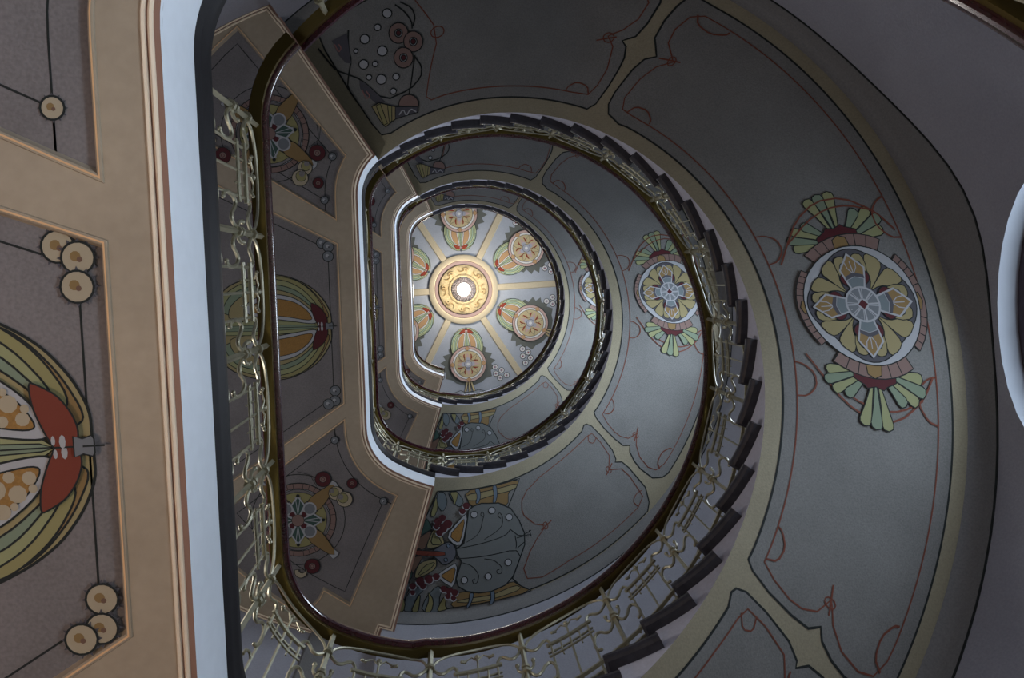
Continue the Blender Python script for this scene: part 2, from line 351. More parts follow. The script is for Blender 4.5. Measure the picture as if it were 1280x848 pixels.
PEACOCK=[
('f','panel',[(-104.83,1.591),(-96.51,1.584),(-87.84,1.586),(-78.15,1.607),(-81.33,1.726),(-83.33,1.819),(-81.47,1.942),(-80.43,2.117),(-80.88,2.204),(-82.83,2.338),(-84.6,2.475),(-83.2,2.564),(-81.17,2.642),(-88.86,2.633),(-95.98,2.636),(-102.75,2.664),(-109.06,2.683),(-108.55,2.378),(-107.66,2.134),(-106.41,1.827)],2),
('f','bluegrey',[(-109.1,2.683),(-108.13,2.551),(-108.12,2.441),(-107.23,2.35),(-105.74,2.433),(-106.31,2.544),(-106.11,2.663)],1),
('f','bluegrey',[(-106.11,2.663),(-106.09,2.499),(-103.8,2.429),(-102.72,2.45),(-104.23,2.539),(-104.09,2.665)],1),
('f','bluegrey',[(-102.75,2.664),(-102.35,2.537),(-100.59,2.429),(-99.27,2.453),(-99.67,2.562),(-98.9,2.669)],1),
('f','bluegrey',[(-104.65,1.595),(-102.53,1.598),(-101.07,1.693),(-102.11,1.779),(-104.39,1.694)],1),
('f','bluegrey',[(-101.65,1.594),(-98.78,1.592),(-96.23,1.68),(-97.47,1.741),(-99.89,1.672)],1),
('f','olive',[(-106.77,2.666),(-106.52,2.588),(-107.25,2.503),(-105.94,2.586),(-105.87,2.667)],1),
('f','olive',[(-104.55,2.664),(-104.12,2.56),(-103.49,2.494),(-103.24,2.603),(-103.2,2.664)],1),
('f','olive',[(-102.08,2.664),(-101.56,2.559),(-102.14,2.472),(-100.61,2.56),(-100.72,2.665)],1),
('f','olive',[(-99.81,2.666),(-99.19,2.563),(-98.07,2.5),(-98.36,2.609),(-97.72,2.646)],1),
('f','olive',[(-101.05,1.594),(-99.85,1.651),(-98.97,1.717),(-98.52,1.653),(-98.4,1.593)],1),
('f','olive',[(-105.28,1.803),(-105.09,1.695),(-104.88,1.63),(-103.6,1.736),(-104.16,1.823)],1),
('f','ochre',[(-96.5,1.589),(-87.85,1.591),(-78.31,1.606),(-79.73,1.668),(-82.62,1.679),(-83.28,1.808),(-86.01,1.756),(-91.08,1.724),(-94.31,1.741)],1),
('f','straw',[(-96.16,1.626),(-87.93,1.623),(-79.07,1.636),(-80.26,1.685),(-87.27,1.672),(-94.74,1.696)],1),
('f','ochre',[(-97.47,2.634),(-96.2,2.507),(-94.24,2.5),(-91.25,2.539),(-87.74,2.533),(-84.65,2.493),(-83.2,2.564),(-81.17,2.642),(-88.86,2.629),(-93.64,2.632)],1),
('f','straw',[(-96.78,2.582),(-93.69,2.565),(-89.29,2.575),(-84.16,2.538),(-82.78,2.593),(-88.35,2.612),(-93.66,2.61)],1),
('f','blue',[(-93.24,1.587),(-91.67,1.586),(-91.21,1.658),(-91.96,1.719),(-92.83,1.719),(-92.27,1.652)],1),
('f','blue',[(-87.44,1.589),(-86.08,1.592),(-86.07,1.682),(-86.87,1.748),(-87.74,1.742),(-87.12,1.673)],1),
('f','blue',[(-93.63,2.517),(-92.74,2.528),(-93.09,2.592),(-93.72,2.654),(-94.28,2.65),(-93.67,2.588)],1),
('f','blue',[(-89.45,2.529),(-88.65,2.532),(-88.54,2.61),(-89.08,2.66),(-89.74,2.654),(-89.32,2.602)],1),
('f','body',[(-94.75,1.767),(-93.25,1.735),(-91.08,1.724),(-86.01,1.756),(-82.69,1.837),(-80.95,1.972),(-80.25,2.097),(-80.71,2.206),(-82.22,2.301),(-84.44,2.455),(-86.17,2.513),(-89.26,2.54),(-91.75,2.531),(-94.24,2.5),(-96.06,2.447),(-96.65,2.374),(-95.78,2.225),(-96.93,2.155),(-97.28,2.106),(-95.5,2.064)],2),
('s','ink',[(-97.06,2.102),(-89.97,2.084),(-84.98,2.066),(-83.53,2.023)],0.008),
('s','ink',[(-97.17,2.193),(-90.06,2.207),(-83.06,2.216),(-82.2,2.296)],0.008),
('s','ink',[(-83.55,2.028),(-81.41,2.123),(-78.44,2.099)],0.008),
('s','ink',[(-82.67,2.093),(-82.61,2.181),(-83.07,2.22),(-80.77,2.182)],0.008),
('s','ink',[(-82.34,2.12),(-78.89,2.13),(-78.7,2.161),(-78.92,2.092)],0.008),
('s','ink',[(-94.92,2.054),(-92.4,2.012),(-91.27,1.953),(-90.79,1.879),(-90.29,1.828),(-90.96,1.795),(-91.39,1.827),(-90.71,1.849)],0.006),
('s','ink',[(-90.43,2.054),(-86.7,2),(-85.4,1.956),(-85.28,1.879),(-85.99,1.841),(-86.64,1.871),(-85.76,1.901)],0.006),
('s','ink',[(-95.54,2.234),(-93.41,2.27),(-91.76,2.358),(-92.01,2.433),(-92.88,2.443),(-93.21,2.403),(-92.59,2.396)],0.006),
('s','ink',[(-90.53,2.23),(-88.4,2.257),(-86.59,2.338),(-86.77,2.399),(-87.73,2.393),(-87.89,2.356),(-87.23,2.358)],0.006),
('f','white',[(-92.21,1.818),(-92.34,1.833),(-92.68,1.842),(-93.15,1.844),(-93.63,1.838),(-93.99,1.825),(-94.14,1.809),(-94.03,1.794),(-93.69,1.785),(-93.2,1.783),(-92.71,1.789),(-92.35,1.802)],1),
('f','white',[(-87.12,1.815),(-87.29,1.83),(-87.67,1.838),(-88.16,1.838),(-88.63,1.831),(-88.96,1.817),(-89.07,1.801),(-88.92,1.786),(-88.54,1.778),(-88.04,1.777),(-87.55,1.785),(-87.22,1.799)],1),
('f','white',[(-82.54,1.921),(-82.73,1.934),(-83.12,1.942),(-83.59,1.941),(-84.03,1.932),(-84.32,1.917),(-84.39,1.901),(-84.2,1.887),(-83.81,1.879),(-83.33,1.88),(-82.88,1.889),(-82.59,1.904)],1),
('f','white',[(-84.37,2.323),(-84.52,2.337),(-84.83,2.345),(-85.22,2.345),(-85.58,2.336),(-85.83,2.322),(-85.9,2.305),(-85.76,2.291),(-85.44,2.283),(-85.04,2.283),(-84.67,2.292),(-84.42,2.306)],1),
('f','white',[(-89.02,2.403),(-89.14,2.418),(-89.41,2.426),(-89.78,2.427),(-90.14,2.42),(-90.4,2.406),(-90.49,2.39),(-90.39,2.375),(-90.11,2.366),(-89.73,2.365),(-89.36,2.373),(-89.1,2.387)],1),
('f','white',[(-94.14,2.397),(-94.22,2.412),(-94.48,2.422),(-94.83,2.424),(-95.19,2.418),(-95.47,2.406),(-95.6,2.39),(-95.52,2.375),(-95.27,2.365),(-94.91,2.362),(-94.54,2.368),(-94.26,2.381)],1),
('f','straw',[(-103.63,1.904),(-104.47,2.061),(-103.96,2.099),(-100.11,2.061),(-101.09,1.973)],1),
('f','straw',[(-105.37,2.367),(-105.55,2.291),(-104.95,2.214),(-101.6,2.179),(-101.22,2.266),(-103.27,2.331)],1),
('f','olive',[(-103.47,1.93),(-103.61,2.06),(-100.72,2.056),(-102.17,1.977)],1),
('f','olive',[(-104.97,2.348),(-103.98,2.245),(-101.63,2.207),(-102.28,2.265)],1),
('f','green',[(-106.32,1.822),(-106.36,1.957),(-106.47,1.983),(-103.89,1.913),(-105.22,1.857)],1),
('f','green',[(-108.65,2.52),(-107.34,2.373),(-106.06,2.292),(-106.01,2.368),(-107.04,2.459)],1),
('f','russet',[(-106.17,1.982),(-103.85,1.92),(-104.47,2.061),(-104.78,2.105),(-107.3,2.107),(-107.3,2.046)],1),
('f','russet',[(-107.43,2.166),(-104.52,2.148),(-105.62,2.28),(-105.97,2.325),(-107.18,2.241)],1),
('f','head',[(-103.49,2.133),(-102.03,2.085),(-99.53,2.029),(-98.07,2.056),(-97.28,2.106),(-97.13,2.165),(-97.9,2.213),(-99.69,2.246),(-101.14,2.194)],2),
('f','red',[(-107.74,2.108),(-99.89,2.117),(-99.61,2.161),(-107.4,2.155)],1),
('s','ink',[(-105.68,2.096),(-108.53,2.094),(-108.6,2.171),(-107.22,2.18),(-105.32,2.153)],0.01),
('f','blue',[(-99.83,2.057),(-99.08,2.054),(-98.75,2.08),(-99.29,2.092)],1),
('f','blue',[(-99.92,2.182),(-99.23,2.175),(-98.9,2.206),(-99.54,2.213)],1),
('f','white',[(-94.88,1.776),(-97.16,1.839),(-100.21,1.978),(-97.73,2.07),(-95.84,2.072)],1),
('f','orange',[(-95.59,1.829),(-97.06,1.877),(-99.37,1.975),(-97.46,2.04),(-96.39,2.039)],1),
('f','white',[(-96.56,2.217),(-99.08,2.269),(-101.01,2.331),(-98.92,2.406),(-96.89,2.456)],1),
('f','orange',[(-96.91,2.255),(-98.83,2.297),(-100.07,2.334),(-98.58,2.381),(-97.29,2.411)],1),
('f','wine',[(-94.39,1.73),(-94.58,1.749),(-95.12,1.76),(-95.82,1.758),(-96.41,1.743),(-96.69,1.722),(-96.53,1.702),(-95.98,1.691),(-95.26,1.694),(-94.65,1.708)],0),
('s','white',[(-96.69,1.722),(-96.28,1.747),(-95.47,1.76),(-94.7,1.753),(-94.39,1.73)],0.008),
('f','wine',[(-95.58,1.773),(-95.72,1.79),(-96.18,1.8),(-96.77,1.798),(-97.28,1.786),(-97.53,1.767),(-97.4,1.75),(-96.94,1.74),(-96.33,1.742),(-95.81,1.754)],0),
('s','white',[(-97.53,1.767),(-97.17,1.789),(-96.47,1.8),(-95.82,1.793),(-95.58,1.773)],0.008),
('f','wine',[(-100.81,1.822),(-100.91,1.842),(-101.36,1.855),(-102.01,1.855),(-102.6,1.842),(-102.92,1.822),(-102.84,1.802),(-102.38,1.789),(-101.72,1.789),(-101.11,1.802)],0),
('s','white',[(-102.92,1.822),(-102.46,1.846),(-101.68,1.856),(-101,1.846),(-100.81,1.822)],0.008),
('f','wine',[(-101.69,1.854),(-101.79,1.877),(-102.28,1.891),(-102.99,1.891),(-103.64,1.878),(-104.01,1.855),(-103.93,1.832),(-103.44,1.818),(-102.71,1.817),(-102.04,1.831)],0),
('s','white',[(-104.01,1.855),(-103.49,1.882),(-102.63,1.893),(-101.89,1.881),(-101.69,1.854)],0.008),
('f','wine',[(-98.86,1.879),(-99.01,1.904),(-99.58,1.919),(-100.37,1.918),(-101.07,1.901),(-101.45,1.876),(-101.33,1.851),(-100.75,1.835),(-99.94,1.836),(-99.21,1.853)],0),
('s','white',[(-101.45,1.876),(-100.91,1.906),(-99.97,1.92),(-99.13,1.909),(-98.86,1.879)],0.008),
('f','wine',[(-100,1.914),(-100.13,1.939),(-100.68,1.954),(-101.44,1.954),(-102.14,1.938),(-102.52,1.912),(-102.42,1.887),(-101.86,1.871),(-101.07,1.872),(-100.35,1.888)],0),
('s','white',[(-102.52,1.912),(-101.98,1.943),(-101.05,1.956),(-100.24,1.944),(-100,1.914)],0.008),
('f','wine',[(-102.22,1.897),(-102.29,1.914),(-102.64,1.924),(-103.14,1.924),(-103.6,1.914),(-103.86,1.898),(-103.8,1.882),(-103.46,1.871),(-102.94,1.871),(-102.47,1.881)],0),
('s','white',[(-103.86,1.898),(-103.49,1.917),(-102.88,1.925),(-102.36,1.917),(-102.22,1.897)],0.008),
('f','wine',[(-100.95,1.952),(-101.04,1.972),(-101.47,1.984),(-102.07,1.984),(-102.62,1.972),(-102.92,1.951),(-102.84,1.931),(-102.42,1.918),(-101.8,1.918),(-101.23,1.931)],0),
('s','white',[(-102.92,1.951),(-102.49,1.975),(-101.76,1.986),(-101.13,1.976),(-100.95,1.952)],0.008),
('f','wine',[(-104.63,2.43),(-104.67,2.45),(-104.96,2.462),(-105.41,2.463),(-105.83,2.452),(-106.08,2.434),(-106.05,2.415),(-105.75,2.402),(-105.3,2.401),(-104.87,2.412)],0),
('s','white',[(-106.08,2.434),(-105.73,2.456),(-105.18,2.464),(-104.73,2.453),(-104.63,2.43)],0.008),
('f','wine',[(-103.02,2.385),(-103.09,2.411),(-103.51,2.427),(-104.11,2.427),(-104.68,2.413),(-105,2.388),(-104.95,2.362),(-104.54,2.345),(-103.91,2.344),(-103.33,2.36)],0),
('s','white',[(-105,2.388),(-104.55,2.417),(-103.8,2.429),(-103.17,2.416),(-103.02,2.385)],0.008),
('f','wine',[(-101.34,2.363),(-101.43,2.389),(-101.87,2.404),(-102.49,2.404),(-103.06,2.389),(-103.37,2.363),(-103.3,2.338),(-102.86,2.322),(-102.23,2.322),(-101.64,2.338)],0),
('s','white',[(-103.37,2.363),(-102.93,2.394),(-102.17,2.407),(-101.52,2.394),(-101.34,2.363)],0.008),
('f','wine',[(-100.09,2.343),(-100.17,2.363),(-100.54,2.375),(-101.04,2.375),(-101.5,2.362),(-101.74,2.341),(-101.67,2.321),(-101.3,2.308),(-100.79,2.309),(-100.32,2.322)],0),
('s','white',[(-101.74,2.341),(-101.39,2.366),(-100.78,2.377),(-100.25,2.367),(-100.09,2.343)],0.008),
('f','wine',[(-104.49,2.485),(-104.53,2.5),(-104.76,2.51),(-105.11,2.511),(-105.44,2.502),(-105.63,2.487),(-105.61,2.472),(-105.37,2.462),(-105.02,2.461),(-104.68,2.47)],0),
('s','white',[(-105.63,2.487),(-105.36,2.505),(-104.93,2.512),(-104.57,2.503),(-104.49,2.485)],0.008),
('f','wine',[(-102.59,2.424),(-102.65,2.443),(-102.96,2.455),(-103.41,2.456),(-103.83,2.444),(-104.06,2.425),(-104.02,2.406),(-103.71,2.394),(-103.25,2.393),(-102.82,2.405)],0),
('s','white',[(-104.06,2.425),(-103.73,2.448),(-103.18,2.457),(-102.71,2.447),(-102.59,2.424)],0.008),
('f','wine',[(-98.28,2.456),(-98.37,2.475),(-98.71,2.486),(-99.16,2.485),(-99.57,2.472),(-99.77,2.452),(-99.69,2.433),(-99.35,2.422),(-98.88,2.423),(-98.47,2.436)],0),
('s','white',[(-99.77,2.452),(-99.47,2.476),(-98.93,2.487),(-98.44,2.478),(-98.28,2.456)],0.008),
('f','wine',[(-96.83,2.483),(-96.95,2.505),(-97.36,2.518),(-97.91,2.516),(-98.38,2.501),(-98.62,2.477),(-98.51,2.454),(-98.1,2.441),(-97.54,2.443),(-97.05,2.459)],0),
('s','white',[(-98.62,2.477),(-98.28,2.505),(-97.63,2.519),(-97.04,2.51),(-96.83,2.483)],0.008),
('f','wine',[(-95.92,2.498),(-96.03,2.518),(-96.4,2.529),(-96.89,2.527),(-97.3,2.512),(-97.5,2.491),(-97.4,2.471),(-97.03,2.46),(-96.53,2.462),(-96.11,2.476)],0),
('s','white',[(-97.5,2.491),(-97.21,2.517),(-96.64,2.53),(-96.11,2.521),(-95.92,2.498)],0.008),
('f','wine',[(-97.38,2.524),(-97.46,2.541),(-97.75,2.55),(-98.14,2.549),(-98.48,2.538),(-98.64,2.52),(-98.57,2.504),(-98.28,2.494),(-97.88,2.496),(-97.54,2.507)],0),
('s','white',[(-98.64,2.52),(-98.4,2.541),(-97.94,2.551),(-97.52,2.544),(-97.38,2.524)],0.008),
('f','wine',[(-96.27,2.547),(-96.35,2.562),(-96.63,2.57),(-96.98,2.569),(-97.29,2.558),(-97.44,2.542),(-97.36,2.527),(-97.09,2.518),(-96.72,2.52),(-96.41,2.53)],0),
('s','white',[(-97.44,2.542),(-97.22,2.561),(-96.8,2.571),(-96.41,2.564),(-96.27,2.547)],0.008)]
BUBBLES=[
('s','ink',[(104.27,2.426),(102.92,2.352),(102.11,2.267),(102.33,2.213)],0.01),
('s','ink',[(103.31,2.431),(101.52,2.362),(101.23,2.286),(102.11,2.226)],0.01),
('s','ink',[(113.78,2.423),(115.25,2.315),(115.92,2.214),(117.84,2.137),(119.44,2.061),(119.19,1.919)],0.012),
('s','ink',[(120.32,2.445),(120,2.324),(119.6,2.226),(117.64,2.132),(115.98,2.056),(113.23,1.813),(106.39,1.798),(103.05,1.851),(102.28,1.925),(103.32,2.018)],0.012),
('s','ink',[(103.14,2.021),(105.48,1.85),(107.14,1.765)],0.01),
('f','dark',[(117.41,2.426),(114.29,2.407),(115.04,2.322),(116.22,2.198),(117.14,2.227),(117.61,2.305)],0),
('f','dark',[(116.31,2.058),(115.52,2.016),(113.15,1.805),(115.42,1.837),(116.55,1.932),(117.05,2.003)],0),
('s','pink',[(117.28,2.392),(117.35,2.322),(116.5,2.336),(116.59,2.373)],0.008),
('s','pink',[(116.79,1.985),(117.01,1.906),(115.84,1.905),(116.1,1.958)],0.008),
('f','white',[(105.26,2.375),(105.45,2.363),(105.77,2.356),(106.15,2.356),(106.51,2.362),(106.79,2.375),(106.92,2.39),(106.88,2.405),(106.69,2.417),(106.37,2.424),(106.01,2.424),(105.65,2.417),(105.38,2.405),(105.24,2.39)],1),
('f','white',[(108.02,2.316),(108.17,2.307),(108.41,2.303),(108.69,2.303),(108.95,2.308),(109.14,2.317),(109.22,2.328),(109.19,2.339),(109.03,2.347),(108.8,2.351),(108.53,2.351),(108.27,2.346),(108.08,2.337),(107.99,2.326)],1),
('f','white',[(110.86,2.279),(111.09,2.268),(111.45,2.262),(111.85,2.263),(112.22,2.271),(112.49,2.285),(112.59,2.3),(112.51,2.315),(112.27,2.327),(111.92,2.332),(111.53,2.331),(111.16,2.323),(110.9,2.31),(110.79,2.294)],1),
('f','white',[(113.85,2.247),(113.97,2.242),(114.14,2.239),(114.34,2.24),(114.51,2.244),(114.63,2.251),(114.68,2.258),(114.63,2.265),(114.51,2.27),(114.34,2.273),(114.14,2.272),(113.97,2.268),(113.85,2.261),(113.81,2.254)],1),
('f','white',[(108.4,2.135),(108.65,2.123),(109.04,2.116),(109.5,2.117),(109.92,2.125),(110.23,2.138),(110.36,2.155),(110.29,2.171),(110.04,2.183),(109.65,2.19),(109.21,2.189),(108.8,2.181),(108.49,2.168),(108.35,2.151)],1),
('f','white',[(113.11,2.118),(113.38,2.107),(113.77,2.101),(114.21,2.103),(114.61,2.112),(114.88,2.126),(114.97,2.142),(114.87,2.157),(114.6,2.168),(114.21,2.173),(113.78,2.171),(113.4,2.162),(113.12,2.149),(113.02,2.133)],1),
('f','white',[(111.24,2.083),(111.39,2.076),(111.62,2.073),(111.88,2.074),(112.12,2.079),(112.29,2.086),(112.36,2.096),(112.31,2.105),(112.16,2.111),(111.93,2.115),(111.67,2.114),(111.44,2.109),(111.27,2.101),(111.2,2.092)],1),
('f','white',[(113.61,2.02),(113.78,2.014),(114.02,2.011),(114.3,2.012),(114.54,2.017),(114.71,2.025),(114.76,2.034),(114.7,2.043),(114.53,2.05),(114.29,2.053),(114.03,2.051),(113.79,2.046),(113.62,2.038),(113.56,2.029)],1),
('f','white',[(110.84,1.95),(111.14,1.937),(111.58,1.931),(112.08,1.933),(112.55,1.941),(112.87,1.956),(112.99,1.972),(112.89,1.988),(112.59,2),(112.16,2.006),(111.67,2.005),(111.22,1.996),(110.9,1.982),(110.76,1.966)],1),
('f','white',[(107.83,1.92),(108.01,1.911),(108.29,1.907),(108.63,1.907),(108.95,1.912),(109.18,1.921),(109.28,1.932),(109.24,1.943),(109.05,1.951),(108.77,1.956),(108.44,1.955),(108.13,1.95),(107.9,1.942),(107.79,1.931)],1),
('f','white',[(109.68,1.832),(109.86,1.825),(110.15,1.821),(110.47,1.821),(110.77,1.826),(110.99,1.835),(111.08,1.845),(111.03,1.855),(110.84,1.862),(110.56,1.866),(110.24,1.866),(109.95,1.861),(109.73,1.852),(109.63,1.842)],1),
('f','rose',[(103.32,2.191),(103.62,2.168),(104.1,2.152),(104.73,2.143),(105.41,2.145),(106.05,2.155),(106.58,2.173),(106.92,2.197),(107.03,2.224),(106.92,2.25),(106.6,2.272),(106.11,2.288),(105.52,2.295),(104.88,2.294),(104.28,2.284),(103.76,2.267),(103.41,2.243),(103.25,2.217)],1),
('f','white',[(104.41,2.208),(104.53,2.199),(104.73,2.192),(104.98,2.189),(105.24,2.19),(105.5,2.194),(105.7,2.201),(105.84,2.21),(105.89,2.221),(105.85,2.231),(105.73,2.24),(105.53,2.247),(105.29,2.25),(105.03,2.249),(104.78,2.245),(104.58,2.238),(104.44,2.229),(104.38,2.218)],1),
('f','wine',[(104.67,2.212),(104.75,2.206),(104.88,2.202),(105.03,2.2),(105.2,2.2),(105.37,2.203),(105.5,2.207),(105.59,2.214),(105.62,2.22),(105.6,2.227),(105.52,2.233),(105.39,2.237),(105.24,2.239),(105.07,2.239),(104.91,2.236),(104.78,2.231),(104.69,2.225),(104.65,2.219)],1),
('f','rose',[(100.86,2.093),(101.14,2.07),(101.62,2.052),(102.26,2.043),(102.96,2.043),(103.64,2.052),(104.21,2.07),(104.59,2.093),(104.74,2.12),(104.65,2.146),(104.34,2.169),(103.85,2.185),(103.25,2.194),(102.59,2.194),(101.95,2.185),(101.41,2.168),(101.01,2.145),(100.82,2.119)],1),
('f','white',[(102.01,2.108),(102.12,2.099),(102.32,2.092),(102.57,2.088),(102.84,2.088),(103.11,2.092),(103.34,2.099),(103.49,2.108),(103.55,2.119),(103.52,2.129),(103.4,2.138),(103.21,2.145),(102.96,2.149),(102.7,2.148),(102.44,2.145),(102.21,2.138),(102.06,2.129),(101.99,2.118)],1),
('f','wine',[(102.28,2.112),(102.36,2.106),(102.48,2.101),(102.64,2.099),(102.82,2.099),(102.99,2.101),(103.13,2.106),(103.23,2.112),(103.27,2.119),(103.25,2.125),(103.18,2.131),(103.05,2.135),(102.89,2.138),(102.72,2.138),(102.55,2.135),(102.41,2.131),(102.31,2.125),(102.27,2.118)],1),
('f','rose',[(103.66,2.007),(103.99,1.984),(104.53,1.967),(105.22,1.959),(105.97,1.96),(106.67,1.971),(107.24,1.99),(107.6,2.014),(107.72,2.041),(107.59,2.067),(107.23,2.089),(106.69,2.104),(106.04,2.112),(105.35,2.111),(104.69,2.1),(104.14,2.083),(103.75,2.059),(103.58,2.033)],1),
('f','white',[(104.86,2.024),(104.99,2.015),(105.21,2.008),(105.48,2.005),(105.77,2.005),(106.05,2.01),(106.27,2.017),(106.42,2.027),(106.47,2.037),(106.43,2.048),(106.29,2.057),(106.07,2.063),(105.81,2.066),(105.52,2.065),(105.26,2.061),(105.03,2.054),(104.88,2.045),(104.82,2.034)],1),
('f','wine',[(105.14,2.028),(105.23,2.022),(105.37,2.018),(105.54,2.016),(105.73,2.016),(105.9,2.019),(106.05,2.024),(106.14,2.03),(106.18,2.037),(106.15,2.043),(106.06,2.049),(105.92,2.053),(105.75,2.055),(105.57,2.055),(105.39,2.052),(105.25,2.047),(105.15,2.041),(105.11,2.035)],1),
('f','rose',[(105.49,1.667),(105.91,1.646),(106.59,1.63),(107.45,1.624),(108.38,1.627),(109.25,1.639),(109.94,1.659),(110.37,1.683),(110.5,1.71),(110.31,1.735),(109.86,1.755),(109.19,1.769),(108.38,1.775),(107.53,1.772),(106.72,1.76),(106.05,1.742),(105.58,1.718),(105.38,1.692)],1),
('f','straw',[(116.7,1.83),(114.68,1.824),(111.36,1.731),(112.66,1.649),(115.99,1.64),(116.45,1.679)],1),
('f','olive',[(115.63,1.818),(114.48,1.811),(115.07,1.654),(116.19,1.659)],1),
('f','olive',[(112.99,1.773),(112.11,1.749),(113.67,1.654),(114.51,1.649)],1),
('f','dark',[(111.36,1.731),(105.88,1.653),(106.35,1.613),(112.66,1.649)],1),
('s','white',[(111.28,1.663),(109.65,1.686),(109.63,1.627),(107.83,1.664),(106.67,1.622)],0.01)]
# ================================================================ stair flights
RC=2.1
def X(th): return rad(th)*RC
def arcX(t0,t1,r,n=None):
    n=n or max(2,int(abs(t1-t0)/3)); return [(X(t0+(t1-t0)*i/n),r) for i in range(n+1)]
def TR(P): return [(X(t),r) for t,r in P]
def paint_flight(L,root):
    mp=lambda x,y,h:(y*cos(x/RC),y*sin(x/RC),soff(L,math.degrees(x/RC))-h)
    k=RIN[L]-1.47
    # lower bay
    p=Paint(mp,lift=.002,step=.05)
    low=TR([(-50,1.566),(-49,1.578),(-48.2,1.632),(-48.1,1.769),(-48.6,1.947),(-49.6,2.034),(-50.3,2.048),(-48.9,2.1),(-48.6,2.19),(-48.9,2.45),(-50.5,2.58)])+arcX(-52,-105,2.63)+arcX(-104.8,-52,1.59)
    p.fill('panel',low,1,.012); p.build('painted_bay',root,label='grey painted bay edged with a thin black line')
    p=Paint(mp,lift=.0045,step=.05)
    red=TR([(-52,1.66),(-58,1.655),(-66,1.66),(-72,1.68),(-77,1.74),(-79.1,1.81),(-79.6,1.89),(-79.4,1.945),(-77.1,2.065),(-74.5,2.121),(-77.5,2.2),(-79.8,2.289),(-81.9,2.421),(-81.5,2.52),(-78.4,2.56)])+arcX(-72,-53,2.53)+TR([(-50.7,2.49),(-49.9,2.255),(-50.2,2.14),(-53,2.05),(-50.3,1.96),(-49.6,1.8),(-49.8,1.68)])
    p.stroke('redline',red,.008,True)
    p.stroke('redline',TR([(-51,1.66),(-52.5,1.71),(-51.5,1.76),(-49.7,1.74)]),.008,sm=1); p.stroke('redline',TR([(-53,2.52),(-53.2,2.45),(-51.4,2.42),(-50,2.44)]),.008,sm=1)
    for t,r in ((-74.6,2.121),(-53,2.05)):
        p.stroke('redline',circ(X(t),r,.022,10,ry=.035),.007,True); p.stroke('redline',[(X(t)-.05,r+.02),(X(t)+.07,r-.02)],.01)
    p.build('painted_scroll_line',root,label='thin red painted line with knots')
    p=Paint(mp,lift=.006,step=.05,dl=.00022)
    for it in PEACOCK:
        P=TR(it[2])
        if it[0]=='f': p.fill(it[1],P,1 if it[3] else 0,.011 if it[3]==2 else .007,sm=1 if len(P)<14 else 0)
        else: p.stroke(it[1],P,it[3],sm=1)
    p.build('painted_peacock',root,label='stylised painted bird with wine red scales and ochre feathers')
    # middle bay
    p=Paint(mp,lift=.002,step=.05)
    E1=[(-44.1,1.569),(-45.,1.614),(-45.7,1.739),(-45.8,1.899),(-45.5,2.007),(-44.2,2.063),(-45.5,2.103),(-46.4,2.193),(-46.7,2.293),(-46.2,2.45),(-44.5,2.53)]
    E2=[(54.5,2.56),(56.2,2.53),(56.9,2.45),(57.4,2.327),(57.3,2.194),(55.3,2.084),(56.9,2.034),(57.8,1.941),(58.6,1.75),(58.5,1.66),(57.4,1.599),(54.1,1.565)]
    p.fill('panel',TR(E1)+arcX(-43,52,2.555)+TR(E2)+arcX(52,-42,1.572),1,.012); p.build('painted_bay',root,label='long grey painted bay edged with a thin black line')
    p=Paint(mp,lift=.0045,step=.05)
    R1=[(-40,1.652),(-42.6,1.65),(-43.7,1.733),(-44.3,1.85),(-44.1,1.93),(-43.0,2.01),(-40.5,2.056),(-43.,2.118),(-44.7,2.217),(-45.1,2.345),(-44.3,2.43),(-42,2.465)]
    R2=[(52.5,2.47),(54.3,2.42),(55.2,2.3),(54.9,2.2),(52.3,2.1),(54.3,2.02),(55.6,1.9),(56.2,1.74),(55.2,1.665),(53,1.655)]
    p.stroke('redline',TR(R1)+arcX(-40,51,2.47)+TR(R2)+arcX(51,-38,1.652),.008,True)
    for t,r in ((-41,2.056),(52.6,2.1)):
        p.stroke('redline',circ(X(t),r,.022,10,ry=.035),.007,True); p.stroke('redline',[(X(t)-.05,r+.02),(X(t)+.08,r-.02)],.01)
    for t,r,s in ((-42,1.652,1),(54,1.66,-1),(-43.5,2.455,1),(53.5,2.455,-1)):
        d=1 if r<2 else -1
        p.stroke('redline',[(X(t),r),(X(t)+s*.03,r+d*.06),(X(t)+s*.12,r+d*.075),(X(t)+s*.19,r+d*.03),(X(t)+s*.2,r)],.01,sm=1)
    for t in (13,-11.5):
        for r,d in ((1.652,1),(2.47,-1)):
            p.stroke('redline',[(X(t)-.10,r),(X(t)-.09,r+d*.06),(X(t)-.02,r+d*.115),(X(t)+.06,r+d*.11),(X(t)+.11,r+d*.05),(X(t)+.12,r)],.009,sm=1)
    cx=X(1.6)
    for s in (1,-1):
        p.stroke('redline',[(cx+s*.30,1.72),(cx+s*.42,1.80),(cx+s*.56,1.92),(cx+s*.63,2.08),(cx+s*.60,2.24),(cx+s*.48,2.38),(cx+s*.36,2.45)],.010,sm=1)
        p.stroke('redline',[(cx+s*.42,1.80),(cx+s*.53,1.97),(cx+s*.57,2.12),(cx+s*.55,2.25),(cx+s*.48,2.38)],.009,sm=1)
    p.build('painted_scroll_line',root,label='thin red painted line with knots and half rounds')
    p=Paint(mp,lift=.006,step=.05,dl=.00012)
    medallion(p,cx,2.105,0,.94)
    p.build('painted_medallion',root,label='round painted flower medallion with pale green leaves')
    # upper bay
    p=Paint(mp,lift=.002,step=.05); e=min(119.4,TU[L]-2.)
    g=[(62.4,1.579),(61.1,1.632),(60.4,1.78),(60.2,1.906),(60.3,1.992),(61.,2.069),(62.1,2.098),(60.3,2.156),(59.6,2.265),(59.4,2.43),(60.3,2.52)]
